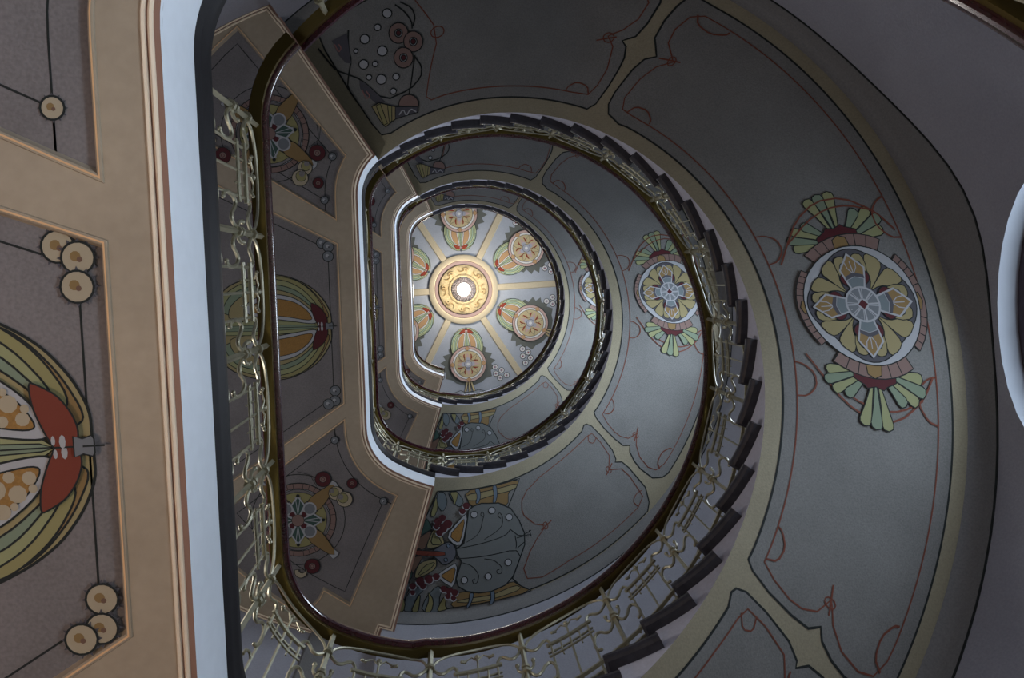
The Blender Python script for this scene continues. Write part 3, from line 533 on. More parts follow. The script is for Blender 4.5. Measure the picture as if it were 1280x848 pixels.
    p.fill('panel',TR(g)+arcX(63,e-.5,2.55)+TR([(e,2.4),(e,2.06),(e-.6,1.725),(e-1.4,1.61)])+arcX(e-4,64,1.58),1,.012); p.build('painted_bay',root,label='grey painted bay at the upper end of the flight')
    p=Paint(mp,lift=.0045,step=.05); o=e-119.4
    rl=[(100.6,2.401),(98.1,2.188),(98.2,2.05),(101,1.85),(103.,1.701),(102,1.665),(98.6,1.668),(88,1.66),(80.6,1.658),(67.1,1.663),(63.6,1.676),(62.6,1.76),(62.3,1.88),(63.2,2.04),(64.8,2.1),(62.8,2.17),(61.3,2.27),(61.,2.40),(62.5,2.47)]
    p.stroke('redline',TR([(t+o*.3,r) for t,r in rl])+arcX(65,99,2.475),.008,True)
    p.stroke('redline',circ(X(97.6),2.13,.05,12,ry=.04),.008,True); p.stroke('redline',circ(X(64.6),2.09,.035,10),.007,True); p.stroke('redline',TR([(63.3,2.11),(66.5,2.05)]),.009)
    p.stroke('redline',TR([(63.6,1.676),(64.5,1.73),(67,1.74),(68.5,1.7),(68.8,1.663)]),.009,sm=1)
    p.build('painted_scroll_line',root,label='thin red painted line with a knot')
    p=Paint(mp,lift=.006,step=.05,dl=.00025)
    for it in BUBBLES:
        P=TR([(t+o,r) for t,r in it[2]])
        if it[0]=='f': p.fill(it[1],P,1 if it[3] else 0,.008,sm=0)
        else: p.stroke(it[1],P,it[3],sm=1)
    p.build('painted_bubbles',root,label='painted white bubbles, rose rings and a straw coloured fan')
def flight(L,label,i0=0,i1=26,paint=True):
    root=empty('stair_flight',W(0,-RC,line(L,-90)),label=label,cat='staircase',group=None)
    body=MB(); st=MB()
    ta=TL if i1>=26 else T0-(i1+1)*STEP; tb=TU[L]
    n=int((tb-ta)/1.0)
    rows=[]
    for i in range(n+1):
        th=ta+(tb-ta)*i/n; r0=rin(L,th); c,s=cos(rad(th)),sin(rad(th)); z=soff(L,th)
        rows.append([(r*c,r*s,z) for r in [r0+(RW-r0)*q/9 for q in range(10)]])
    body.grid(rows,'tan'); body.build('soffit',root,smooth=True,label='tan plaster underside')
    for i in range(i0,i1+1):
        a1=T0-i*STEP; a0=a1-STEP; a1=min(a1,tb); a0=max(a0,ta)
        if a1-a0<.5: continue
        zt=line(L,T0-i*STEP)+.315
        k=5; rw=[]
        for j in range(k):
            th=a0+(a1-a0)*j/(k-1); r0=rin(L,th); c,s=cos(rad(th)),sin(rad(th))
            rw.append([(r0*c,r0*s,soff(L,th)),(r0*c,r0*s,zt),(RW*c,RW*s,zt)])
        st.grid(rw,'stringer_paint')
        th=a0; r0=rin(L,th); c,s=cos(rad(th)),sin(rad(th))
        st.add([(r0*c,r0*s,zt-rise(L)-.01),(RW*c,RW*s,zt-rise(L)-.01),(RW*c,RW*s,zt),(r0*c,r0*s,zt)],[(0,1,2,3)],'stringer_paint')
    st.build('stringer',root,label='white painted stringer and risers')
    for i in range(i0,i1+1):
        a1=T0-i*STEP; a0=a1-STEP-1.3; a1=min(a1,tb)
        if a1-a0<2: continue
        z=line(L,T0-i*STEP)+.315; t=MB(); k=6; rw=[]
        for j in range(k):
            th=a0+(a1-a0)*j/(k-1); r0=rin(L,th); c,s=cos(rad(th)),sin(rad(th))
            prof=[(RW,0),(r0+.0,0),(r0-.04,0),(r0-.053,.006),(r0-.060,.018),(r0-.060,.034),(r0-.052,.048),(r0-.04,.05),(RW,.05)]
            rw.append([(r*c,r*s,z+h) for r,h in prof])
        # rounded nosing at the front
        f=rw[0]; ctr=sum(q[2] for q in f)/len(f)
        dth=rad(-.5); nose=[(q[0]*cos(dth)-q[1]*sin(dth),q[0]*sin(dth)+q[1]*cos(dth),ctr+(q[2]-ctr)*.55) for q in f]
        rw=[nose]+rw
        t.grid(rw,'dark_stone'); t.cap(rw[0],'dark_stone'); t.cap(rw[-1],'dark_stone')
        t.build('tread',root)
    if paint: paint_flight(L,root)
    return root
# ================================================================ landings
def ang(p):
    a=math.degrees(math.atan2(p[1],p[0])); return a+360 if a<0 else a
def landing_poly(L,d=0.):
    """closed outline of the landing shrunk by d"""
    a=rad(TL); b=rad(TU[L]); R=RIN[L]; A=.945 if L!='D' else .965
    e=math.degrees(d/1.47)
    P=outline(-d,R,A,t0=TL,t1=TU[L]+e*0)
    tl=360+TL; 
    def keep(p):
        q=ang(p); r=math.hypot(*p); m=math.degrees(math.asin(min(1,d/r))) if d else 0
        return TU[L]+m<=q<=tl-m
    if d:
        def edgept(t,s):  # point on the end edge line moved inside by d, at given radius
            pass
        P=[p for p in P if keep(p)]
        r0=R+d; m=math.degrees(math.asin(d/r0)); lo=rad(tl-m); hi=rad(TU[L]+m)
        ro=RW-d; mo=math.degrees(math.asin(d/ro))
        ru=math.hypot(*P[-1]) 
        P=[(r0*cos(lo),r0*sin(lo))]+P
        if TU[L]+m<120: P=P+[(r0*cos(hi),r0*sin(hi))]
        t0,t1=TU[L]+mo,tl-mo
    t0,t1=TU[L],tl
    for t in sorted([t0+(t1-t0)*i/40 for i in range(41)]+[123.05,250.95,122.95,251.05]):
        if t<t0 or t>t1: continue
        ro=rwall(t)+.015; P.append((ro*cos(rad(t)),ro*sin(rad(t))))
    # drop near-duplicates
    Q=[]
    for p in P:
        if not Q or math.hypot(p[0]-Q[-1][0],p[1]-Q[-1][1])>.004: Q.append(p)
    return Q
def panel_poly(L,t0,t1,d=.165,ro=2.86,notch=True):
    A=.945 if L!='D' else .965
    P=outline(-d,RIN[L],A,t0=TL,t1=TU[L]-8 if TU[L]<120 else 119)
    P=dense(P,.02,False)
    P=[p for p in P if t0<=ang(p)<=t1]
    P=[P[0]]+P[1:-1:3]+[P[-1]]
    n=max(3,int((t1-t0)/4))
    if t0>200 and not notch: ro=2.63
    if t0>200 and notch:
        return P+[(ro*cos(rad(t0+(238.3-t0)*i/n)),ro*sin(rad(t0+(238.3-t0)*i/n))) for i in range(n+1)]+[(-1.37,-2.30),(-1.335,-2.235),(2.63*cos(rad(t1)),2.63*sin(rad(t1)))]
    return P+[(ro*cos(rad(t0+(t1-t0)*i/n)),ro*sin(rad(t0+(t1-t0)*i/n))) for i in range(n+1)]
def inset(P,d):
    n=len(P); A=sum(P[i][0]*P[(i+1)%n][1]-P[(i+1)%n][0]*P[i][1] for i in range(n)); s=1 if A>0 else -1; out=[]
    for i in range(n):
        a,b,c=P[i-1],P[i],P[(i+1)%n]
        d1=Vector((b[0]-a[0],b[1]-a[1])).normalized(); d2=Vector((c[0]-b[0],c[1]-b[1])).normalized()
        n1=Vector((-d1.y,d1.x))*s; n2=Vector((-d2.y,d2.x))*s; m=(n1+n2); l=m.length
        if l<.2: m=n1; k=1
        else: m/=l; k=1/max(.35,m.dot(n1))
        out.append((b[0]+m.x*d*k,b[1]+m.y*d*k))
    return out
def rim(mb,P,prof,z,m):
    rows=[]
    for d,h in prof: rows.append([(x,y,z-h) for x,y in (inset(P,d) if d else P)])
    mb.grid(rows,m,closed=True)
MID={'A':(160.5,211.7),'B':(152.8,213.),'C':(151.,213.5),'D':(150,213)}
UPP={'A':(129.,154.4),'B':(129.,147.),'C':(123.,145.),'D':(120.,144.)}
LOW={'A':(217.,244.),'B':(216.,244.5),'C':(217.,244.),'D':(217.,244.)}
def landing(L,label,zfloor=None):
    z=Z[L]; root=empty('stair_landing',W(-1.9,0,z),label=label,cat='landing')
    P=landing_poly(L)
    pans=[panel_poly(L,*UPP[L]),panel_poly(L,*MID[L]),panel_poly(L,*LOW[L])]
    s=MB(); pv,fs=cdt(P,.15); s.add([(x,y,z+.018) for x,y in pv],fs,'landing_panel'); s.add([(x,y,z+.40) for x,y in pv],fs,'edge_stone')
    s.build('slab',root)
    # plaster frame with three openings
    f=MB(); pv,fs=cdt(inset(P,.05),.12,holes=pans); f.add([(x,y,z) for x,y in pv],fs,'landing_tan')
    a,b=rad(TL),rad(TU[L])
    for t in (a,b):
        r0=RIN[L]; f.add([(r0*cos(t),r0*sin(t),z),((RW)*cos(t),RW*sin(t),z),(RW*cos(t),RW*sin(t),z+.40),(r0*cos(t),r0*sin(t),z+.40)],[(0,1,2,3)],'landing_tan')
    f.build('frame',root,label='tan plaster frame around three sunk panels')
    g=MB(); rim(g,P,[(0,0),(.0,0),(.016,-.0)],z,'groove'); rim(g,P,[(.016,0),(.018,.006),(.024,.009),(.030,.004)],z,'bead'); rim(g,P,[(.030,.002),(.036,-.004)],z,'groove'); rim(g,P,[(.036,-.004),(.038,.006),(.045,.008),(.05,0)],z,'bead')
    g.build('edge_moulding',root,smooth=True,label='cream bead moulding along the edge')
    for Q in pans:
        h=MB(); rim(h,Q,[(-.004,0),(-.002,.006),(.006,.008),(.013,.003),(.016,-.010),(.022,-.018)],z,'landing_tan'); rim(h,Q,[(.003,.0085),(.008,.0075)],z-.0006,'gilt'); h.build('panel_moulding',root,smooth=True)
    edge=outline(0,RIN[L],.945 if L!='D' else .965,t0=TL,t1=TU[L],n=14)
    A=.945 if L!='D' else .965
    e=MB(); rows=[[(x,y,z+h) for x,y in edge] for h in (0,.27)]; e.grid(rows,'white_paint'); e.build('fascia',root,smooth=True,label='white painted fascia')
    tlo=TL-9.5
    e=MB(); rows=[]
    for d,h in ((0,.27),(.004,.275),(.004,.290),(.008,.295),(.009,.315),(.012,.335),(.015,.35),(.016,.355),(.016,.385),(.012,.398),(.0,.40)):
        rows.append([(x,y,z+h) for x,y in outline(d,RIN[L],A,t0=TL,t1=TU[L],n=14)])
    e.grid(rows,'edge_stone'); e.build('nosing',root,smooth=True,label='grey moulded stone edge')
    mp=lambda x,y,h:(x,y,z+.018-h)
    # middle panel
    p=Paint(mp,lift=.001,dl=.0002)
    Q=inset(pans[1],.075); 
    vc=(ang((-1.15,-.09)))
    tipu,tipv=(-1.185,-.15) if L=='A' else (-1.19,-.09)
    pomegranate(p,tipu,tipv,180 if L!='A' else 181,1. if L!='A' else .93,seeds=(L=='A'),cl=('straw','lime','sage','olive','ochre','white','orange','red' if L=='A' else 'wine','cream'))
    p.build('painted_pomegranate',root,label='painted open pomegranate with white rimmed seed pods')
    p=Paint(mp,lift=.001,dl=.0002)
    ui=-1.195; a1,a0=MID[L]
    # thin lines that tie the corner blossoms
    top=(ui,ui*math.tan(rad(a1-180))-.055) if False else None
    vt=-ui*math.tan(rad(180-a1)); vb=ui*math.tan(rad(a0-180))
    ct=(ui+.0,vt-.10); cb=(ui,vb+.12)
    p.stroke('ink',[ct,cb],.006)
    p.stroke('ink',[ct,(ct[0]-.9,ct[1]+.9*math.tan(rad(180-a1)))],.006); p.stroke('ink',[cb,(cb[0]-.9,cb[1]-.9*math.tan(rad(a0-180)))],.006)
    r=.042; T=(L=='A')
    for (dx,dy) in ((-.045,.03),(.005,.0),(.0,-.075)): blossom(p,ct[0]+dx,ct[1]+dy+.02,r,T)
    for (dx,dy) in ((.012,.05),(.008,-.03),(-.045,-.055)): blossom(p,cb[0]+dx,cb[1]+dy,r,T)
    p.build('painted_blossoms',root,label='painted corner blossoms joined by a thin dark line')
    # upper and lower panels
    for w,(t0,t1) in (('up',UPP[L]),('lo',LOW[L])):
        p=Paint(mp,lift=.001,dl=.00022)
        I=inset(pans[0] if w=='up' else panel_poly(L,*LOW[L],notch=False),.12 if L=='A' else .09)
        p.stroke('ink',I,.006,True)
        if L!='A' or w=='lo':
            if w=='up': star(p,-1.60,1.41,-82,1.)
            else: star(p,-1.518,-1.639,-2,1.)
        k=next(i for i,q in enumerate(I) if math.hypot(*q)>2.2)-1; cr=I; i1,i2=0,k
        for i in (i1,i2): blossom(p,*cr[i],.030,T)
        p.build('painted_star',root,label='painted star flower with wine red and cream rings' if (L!='A' or w=='lo') else 'painted corner blossoms joined by a thin dark line')
    return root
# ================================================================ railings
class Run:
    """path of a railing: list of (u,v,z of the floor) with arc length"""
    def __init__(s,P):
        P=[Vector(p) for p in P]; n=len(P); zz=[]
        for i in range(n):
            c=P[i]; a=i; b=i
            while a>0 and (P[a-1]-c).length<.40: a-=1
            while b<n-1 and (P[b+1]-c).length<.40: b+=1
            k=min(i-a,b-i); zz.append(sum(q.z for q in P[i-k:i+k+1])/(2*k+1))
        s.P=[Vector((p.x,p.y,z)) for p,z in zip(P,zz)]; s.T=[0.]
        for a,b in zip(s.P,s.P[1:]): s.T.append(s.T[-1]+math.hypot(b.x-a.x,b.y-a.y))
    def at(s,t):
        t=max(0,min(s.T[-1],t)); import bisect
        i=max(1,min(len(s.T)-1,bisect.bisect_left(s.T,t))); f=(t-s.T[i-1])/max(1e-9,s.T[i]-s.T[i-1])
        return s.P[i-1].lerp(s.P[i],f)
    def nrm(s,t):
        d=s.at(t+.02)-s.at(t-.02); d=Vector((d.x,d.y,0)).normalized(); return Vector((-d.y,d.x,0))  # towards the well
    def pt(s,t,z,e=0.): p=s.at(t)+s.nrm(t)*e; return (p.x,p.y,p.z+z)
    def find(s,u,v):
        k=min(range(len(s.P)),key=lambda i:(s.P[i].x-u)**2+(s.P[i].y-v)**2); return s.T[k]
OFF=.07; HR=.845
def sweep(run,prof,m,t0,t1,step=.06,smooth=True):
    mb=MB(); n=max(2,int((t1-t0)/step)); rows=[]
    for i in range(n+1):
        t=t0+(t1-t0)*i/n; rows.append([run.pt(t,z,e) for e,z in prof])
    mb.grid(rows,m,closed=True); mb.cap(rows[0],m); mb.cap(rows[-1],m); return mb
RAILW=[(-.040,.012),(-.040,.0),(-.03,-.004),(.03,-.004),(.040,.0),(.044,.012),(.040,.024),(.036,.032),(.034,.044),(.018,.056),(-.018,.056),(-.034,.044),(-.036,.032),(-.040,.024)]
def railing(run,posts,label,simple=False,t_end=None,t_start=0.):
    p0=run.at(posts[0]); root=empty('staircase_railing',W(p0.x,p0.y,p0.z),label=label,cat='railing')
    te=run.T[-1] if t_end is None else t_end
    sweep(run,[(e,z+HR+.014) for e,z in RAILW],'rail_wood',t_start,te).build('handrail',root,smooth=True,label='dark polished wooden handrail')
    sweep(run,[(-.030,HR-.014),(.020,HR-.014),(.020,HR+.012),(-.030,HR+.012)],'brass_strip',t_start,te).build('rail_strip',root,label='olive brass strip under the handrail')
    for z,e in ((.165,.012),(.130,-.012)):
        for ta,tb,dz in ((t_start,min(te,run.tf),-.12),(max(t_start,run.tf),te,0.)):
            if tb-ta>.1: sweep(run,[(e-.009,z+dz-.006),(e+.009,z+dz-.006),(e+.009,z+dz+.006),(e-.009,z+dz+.006)],'brass',ta,tb).build('bottom_rail',root)
    for k,t in enumerate(posts):
        mb=MB(); tube(mb,[run.pt(t,-.13),run.pt(t,.4),run.pt(t,HR-.01)],.0125,'brass',4)
        for z,r in ((.67,.022),(.485,.021),(.445,.021)): tube(mb,[run.pt(t,z-.012),run.pt(t,z+.012)],r,'brass',8)
        mb.build('post',root)
    for k in range(len(posts)-1):
        t,t2=posts[k],posts[k+1]; L=t2-t
        if L>.9 or L<.2: continue
        P=lambda s,z,e=0.: run.pt(t+s*L,z,e)
        sm=lambda Q,it=1: chaikin(Q,False,it)
        mb=MB(); tube(mb,[P(a,b) for a,b in sm([(.02,.67),(.06,.73),(.16,.775),(.32,.80),(.5,.805),(.68,.80),(.84,.775),(.94,.73),(.98,.67)])],.0065,'brass',5); mb.build('arch',root,smooth=True)
        groups=[[],[]]
        for s in (0,1):
            g=(lambda a: a) if s==0 else (lambda a:1-a)
            up=[(g(a),b) for a,b in sm([(.02,.67),(.06,.635),(.11,.61),(.16,.62),(.20,.65),(.25,.665),(.285,.63),(.29,.585)])]
            dn=[(g(a),b) for a,b in sm([(.02,.46),(.055,.40),(.10,.375),(.145,.39),(.185,.43),(.235,.445),(.28,.41),(.295,.34),(.275,.29),(.245,.285)])]
            hk=[(g(a),b) for a,b in sm([(.02,.46),(.055,.46),(.085,.485),(.085,.53)])]
            lo=[(g(a),b) for a,b in sm([(.29,.20),(.24,.22),(.19,.20),(.185,.16)])]
            groups[s]=[(up,.0075),(dn,.008),(hk,.007),(lo,.006)]
        if simple:
            mb=MB()
            for G in groups:
                for Q,r in G[:3]: tube(mb,[P(a,b) for a,b in Q],r,'brass',4)
            mb.build('scroll',root,smooth=True)
        else:
            for G in groups:
                mb=MB(); tube(mb,[P(a,b) for a,b in G[0][0]],G[0][1],'brass',6); mb.build('scroll',root,smooth=True)
                mb=MB()
                for Q,r in G[1:3]: tube(mb,[P(a,b) for a,b in Q],r,'brass',6)
                ball(mb,P(*G[2][0][-1]),.011,'brass'); ball(mb,P(*G[1][0][-1]),.009,'brass')
                mb.build('hook',root,smooth=True)
                mb=MB(); tube(mb,[P(a,b) for a,b in G[3][0]],G[3][1],'brass',5); mb.build('curl',root,smooth=True)
        gr=MB(); n=6
        for z,r,e in ((.59,.010,.004),(.53,.006,-.004),(.48,.006,.004)): tube(gr,[P(.25+.5*i/n,z,e) for i in range(n+1)],r,'brass',5)
        for i in range(5): a=.29+.42*i/4; tube(gr,[P(a,.45),P(a,.61)],.0042,'brass',4)
        gr.build('grille',root)
        if simple:
            b=MB()
            for a in (.29,.5,.71): tube(b,[P(a,.14),P(a,.59)],.0055,'brass',4)
            b.build('baluster',root,kind='stuff')
        else:
            for a in (.29,.5,.71):
                b=MB(); tube(b,[P(a,-.13),P(a,.59)],.0058,'brass',5); b.build('baluster',root)
            b=MB(); tube(b,[P(.5,.60),P(.5,.69),P(.495,.715)],.0055,'brass',5)
            for s in (-1,1):
                tube(b,[P(.5,.69),P(.5+s*.06,.735),P(.5+s*.11,.715),P(.5+s*.15,.70)],.004,'brass',5)
                for j in range(3): ball(b,P(.5+s*(.13+.02*j),.712-.008*j,.006*(j-1)),.0085,'brass',6)
            ball(b,P(.5,.725),.014,'brass',8); b.build('sprig',root,smooth=True)
    return root
def ease(th): return .125*math.exp(-((th+106)/19)**2)
def run_path(L,LN=None,t_from=None):
    """landing L (if given) then the flight that climbs to LN"""
    P=[]
    if L:
        A=.945 if L!='D' else .965; z=Z[L]+.47
        Q=outline(-OFF,RIN[L],A,t0=-107.3,t1=T0 if L!='D' else 112.,n=12)[::-1]
        P+=[(x,y,z+(ease(math.degrees(math.atan2(y,x))) if y<0 else 0)) for x,y in dense(Q,.04,False)]
    if LN:
        a=-107.3 if t_from is None else t_from; n=int((TU[LN]+2-a)/1.5)
        for i in range(1 if L else 0,n+1):
            th=a+(TU[LN]+2-a)*i/n if LN=='D' else a+(T0-a)*i/n; r=rin(LN,th)+OFF-.015; P.append((r*cos(rad(th)),r*sin(rad(th)),line(LN,th)+.47+ease(th)+.04*min(1,(th+107.3)/40)))
    R=Run(P); R.tf=(fp(R,-108) if LN else R.T[-1]) if L else 0.
    return R
def fp(run,th,r=1.52): return run.find(r*cos(rad(th)),r*sin(rad(th)))
# ================================================================ assembling the stairwell
FL=-1.36
top,low_=None,None
flight('B','widest stair flight, grey painted bays and dark treads climbing round the right side')
flight('C','middle stair flight ring, between the widest flight and the smallest one under the ceiling')
flight('D','smallest and topmost stair flight ring, just under the painted ceiling')
flight('A','plain plastered stair flight at the foot of the stairwell, behind the dark handrail top right',paint=False)
landing('A','nearest landing along the left edge, warm brown underside with a large open pomegranate')
landing('B','second landing up, grey panels behind the nearest railing')
landing('C','third landing up, narrow strip with a half seen pomegranate panel')
landing('D','top landing, pale edge that cuts across the painted ceiling')
def mkposts(run,with_landing=True,flightposts=range(14)):
    T=[]
    if with_landing: T+= [run.find(-1.,v) for v in (.926,.461,-.013,-.488,-.961)]+[fp(run,-121.5)]
    T+=[fp(run,-104.6+17.12*k) for k in flightposts]
    return T
rA=run_path('A','B'); railing(rA,mkposts(rA),'largest scrolled metal railing with dark wood handrail, round the nearest landing and widest flight')
rB=run_path('B','C'); railing(rB,mkposts(rB),'middle-sized scrolled brass railing inside the largest one, round the second landing')
rC=run_path('C','D'); railing(rC,mkposts(rC,flightposts=range(13)),'smallest dark and gold railing ring, framing the painted ceiling on the right',simple=True)
rO=run_path(None,'A'); railing(rO,[fp(rO,-104.6+17.12*k) for k in range(14)],'dark red wooden handrail with brass strip crossing the top right corner')
rD=run_path('D',None)
e=rD.P[-1]; d=Vector((e.x,e.y,0)).normalized(); rD=Run([tuple(p) for p in rD.P]+[tuple(e+d*.04*i) for i in range(1,28)]); rD.tf=rD.T[-1]
railing(rD,[rD.find(-1.,v) for v in (.926,.461,-.013,-.488,-.961)]+[rD.find(e.x,e.y)],'railing of the top landing, hidden behind its edge',simple=True)
# ---- outer wall with arched windows
for i_,w_ in enumerate(WINS): mat('window_light_%d'%i_,(.6,.7,.9),.4,emis=(.76,.87,1.0),strength=w_)
tops=[Z['A']+2.005+4*k for k in (-1,0,1,2)]+[Z['D']+2.0]
WC=1.2; WR=.80; SILL=2.15
def wx(th): return rad(th-WC)*RW
wall=MB(); half=math.degrees(WR/RW)
cols=[-180+3*i for i in range(0,56)]; cols=[c for c in cols if c<WC-half-.3]
k=16; wc=[WC+math.degrees(WR*math.sin(rad(-90+180*i/k))/RW) for i in range(k+1)]
c2=[c for c in [wc[-1]+3*(i+1) for i in range(70)] if c<178]+[180]
th_all=sorted(set(cols+wc+c2+[-109.,123.,-129.,-123.,-135.]))
def arch(th,t): x=wx(th); return t-WR+math.sqrt(max(0,WR*WR-x*x))
for a,b in zip(th_all,th_all[1:]):
    inw=(a>=wc[0]-1e-6 and b<=wc[-1]+1e-6)
    def q(za0,zb0,za1,zb1):
        ca,sa,cb,sb=cos(rad(a)),sin(rad(a)),cos(rad(b)),sin(rad(b))
        ra,rb=rwall(a+.01),rwall(b-.01); wall.add([(ra*ca,ra*sa,za0),(rb*cb,rb*sb,zb0),(rb*cb,rb*sb,zb1),(ra*ca,ra*sa,za1)],[(0,1,2,3)],'wall_paint')
    if not inw: q(FL,FL,ZE,ZE)
    else:
        za,zb=FL,FL
        for t in tops:
            s=max(FL+.01,t-SILL); q(za,zb,s,s); za,zb=arch(a,t),arch(b,t)
        q(za,zb,ZE,ZE)
for t in (-109.,123.):
    c,s_=cos(rad(t)),sin(rad(t)); wall.add([(RW*c,RW*s_,FL),(2.84*c,2.84*s_,FL),(2.84*c,2.84*s_,ZE),(RW*c,RW*s_,ZE)],[(0,1,2,3)],'wall_paint')
wo=wall.build('wall_round',None,kind='structure')
for n,t in enumerate(tops):
    s=max(FL+.02,t-SILL); root=empty('window_%d'%(n+1),W(RW+.15,0,t-1.2),kind='structure')
    out=[(wx(th),arch(th,t)) for th in wc]; out=[(out[0][0],s)]+out+[(out[-1][0],s)]
    def wp(x,z,dep): th=rad(WC)+x/RW; return ((RW+dep)*cos(th),(RW+dep)*sin(th),z)
    m=MB(); m.grid([[wp(x,z,d) for x,z in out] for d in (-.004,.0,.16,.30)],'reveal',closed=True); m.build('reveal',root,smooth=True,label='white plaster reveal')
    def shrink(P,d): 
        return inset(P,d)
    a=out; b=shrink(out,.17)
    m=MB(); m.grid([[wp(x,z,.30) for x,z in a],[wp(x,z,.11) for x,z in a],[wp(x,z,.10) for x,z in shrink(out,.03)],[wp(x,z,.13) for x,z in b],[wp(x,z,.20) for x,z in b]],'dark_timber',closed=True)
    for xx in (0,): m.grid([[wp(xx+dx,z,dd) for dx,dd in ((-.035,.14),(.035,.14),(.035,.2),(-.035,.2))] for z in (s+.05,t-.05)],'dark_timber',closed=True)
    for zz in (t-.82,t-1.5):
        if zz>s: m.grid([[wp(xx,zz+dz,dd) for dz,dd in ((-.03,.145),(.03,.145),(.03,.2),(-.03,.2))] for xx in (-.72,-.36,0,.36,.72)],'dark_timber',closed=True)
    m.build('window_frame',root,label='dark timber frame')
    m=MB(); pv,fs=cdt(shrink(out,.15),.2); m.add([wp(x,z,.19) for x,z in pv],fs,'window_light_%d'%n); m.build('pane',root,label='frosted pane with daylight')
# ---- plaster cove between wall and soffit, with the thin painted line
for L in 'BCD':
    m=MB(); rows=[]; n=70; t1=TU[L]
    for i in range(n+1):
        th=TL+(t1-TL)*i/n; z=soff(L,th); c,s=cos(rad(th)),sin(rad(th)); bow=.15+.21*math.exp(-((th-14)/13)**2)
        if -16<th<18: bow=min(bow,z-.0-(arch(th,[tt for tt in tops if tt<z][-1]))-.03) if [tt for tt in tops if tt<z] else bow
        rows.append([((RW+dr)*c,(RW+dr)*s,z+dz) for dr,dz in ((-.075,-.001),(-.05,-.008),(-.025,-.035),(-.012,-.08),(-.006,-bow+.012),(-.006,-bow),(0.0,-bow))])
    m.grid([r[:5] for r in rows],'frieze'); m.grid([r[4:] for r in rows],'ink')
    m.build('trim_%d'%('BCD'.index(L)+1),None,smooth=True,kind='structure')
# ---- pilaster strips on the wall where each landing ends
for n,L in enumerate('ABC'):
    m=MB(); z0,z1=Z[L]+.45,Z[{'A':'B','B':'C','C':'D'}[L]]
    m.grid([[((rwall(t)-d)*cos(rad(t)),(rwall(t)-d)*sin(rad(t)),z) for t,d in ((-119.6,0),(-119.4,.03),(-116.6,.03),(-116.4,0))] for z in (z0,z1)],'frieze')
    m.build('trim_%d'%(n+4),None,kind='structure')
door=empty('door_1',W(-1.8,-2.5,Z['A']+.4),kind='structure')
m=MB(); rows=[]
for z in (Z['A']+.4,5.0,5.17): rows.append([((rwall(t)-d)*cos(rad(t)),(rwall(t)-d)*sin(rad(t)),z) for t,d in ((-140,0),(-139.6,.06),(-138,.06),(-137.8,.04),(-124.2,.04),(-124,.06),(-122.4,.06),(-122,0))])
m.grid(rows,'red_carpet'); m.cap(rows[-1],'red_carpet'); m.build('door_leaf',door,label='dark red door with plain frame')
m=MB(); t=rad(-125.5); r=rwall(-125.5)-.08; ball(m,(r*cos(t),r*sin(t),Z['A']+1.45),.03,'brass'); m.build('door_knob',door)
m=MB(); pv,fs=cdt(circ(0,0,3.25,48),.4); m.add([(x,y,FL) for x,y in pv],fs,'floor_tile'); m.build('floor',None,kind='structure')
# ---- painted ceiling
m=MB(); pv,fs=cdt(circ(0,0,3.2,64),.3); m.add([(x,y,ZE) for x,y in pv],fs,'ceiling_panel')
ceil=m.build('ceiling',None,kind='structure')
def ring(prof,mt,name,par=ceil,n=64,**k):
    m=MB(); m.grid([[(r*cos(2*PI*i/n),r*sin(2*PI*i/n),z) for i in range(n)] for r,z in prof],mt,closed=True); return m.build(name,par,smooth=True,**k)
ring([(2.46,ZE-.001),(2.47,ZE-.03),(2.60,ZE-.04),(2.70,ZE-.12),(RW,ZE-.2)],'tan','cornice')
ring([(.775,ZE),(.77,ZE-.035),(.755,ZE-.045),(.655,ZE-.045),(.645,ZE-.035),(.64,ZE-.02)],'yellow_plaster','ring_moulding')
ring([(.64,ZE-.022),(.63,ZE-.035),(.56,ZE-.03),(.55,ZE-.02)],'rose_plaster','ring_band',label='dusty rose ring')
beam=[]
for k in range(6):
    m=MB(); q=Loc(None,0,0,60*k+2.2)
    rows=[]
    for r in (.76,2.47):
        pts=q.t([(r,-.075),(r,-.062),(r,.062),(r,.075)]); rows.append([(pts[0][0],pts[0][1],ZE),(pts[1][0],pts[1][1],ZE-.035),(pts[2][0],pts[2][1],ZE-.035),(pts[3][0],pts[3][1],ZE)])
    m.grid(rows,'yellow_plaster'); m.build('rib',ceil,label='cream yellow plaster rib')
cmap=lambda x,y,h:(x,y,ZE-h)
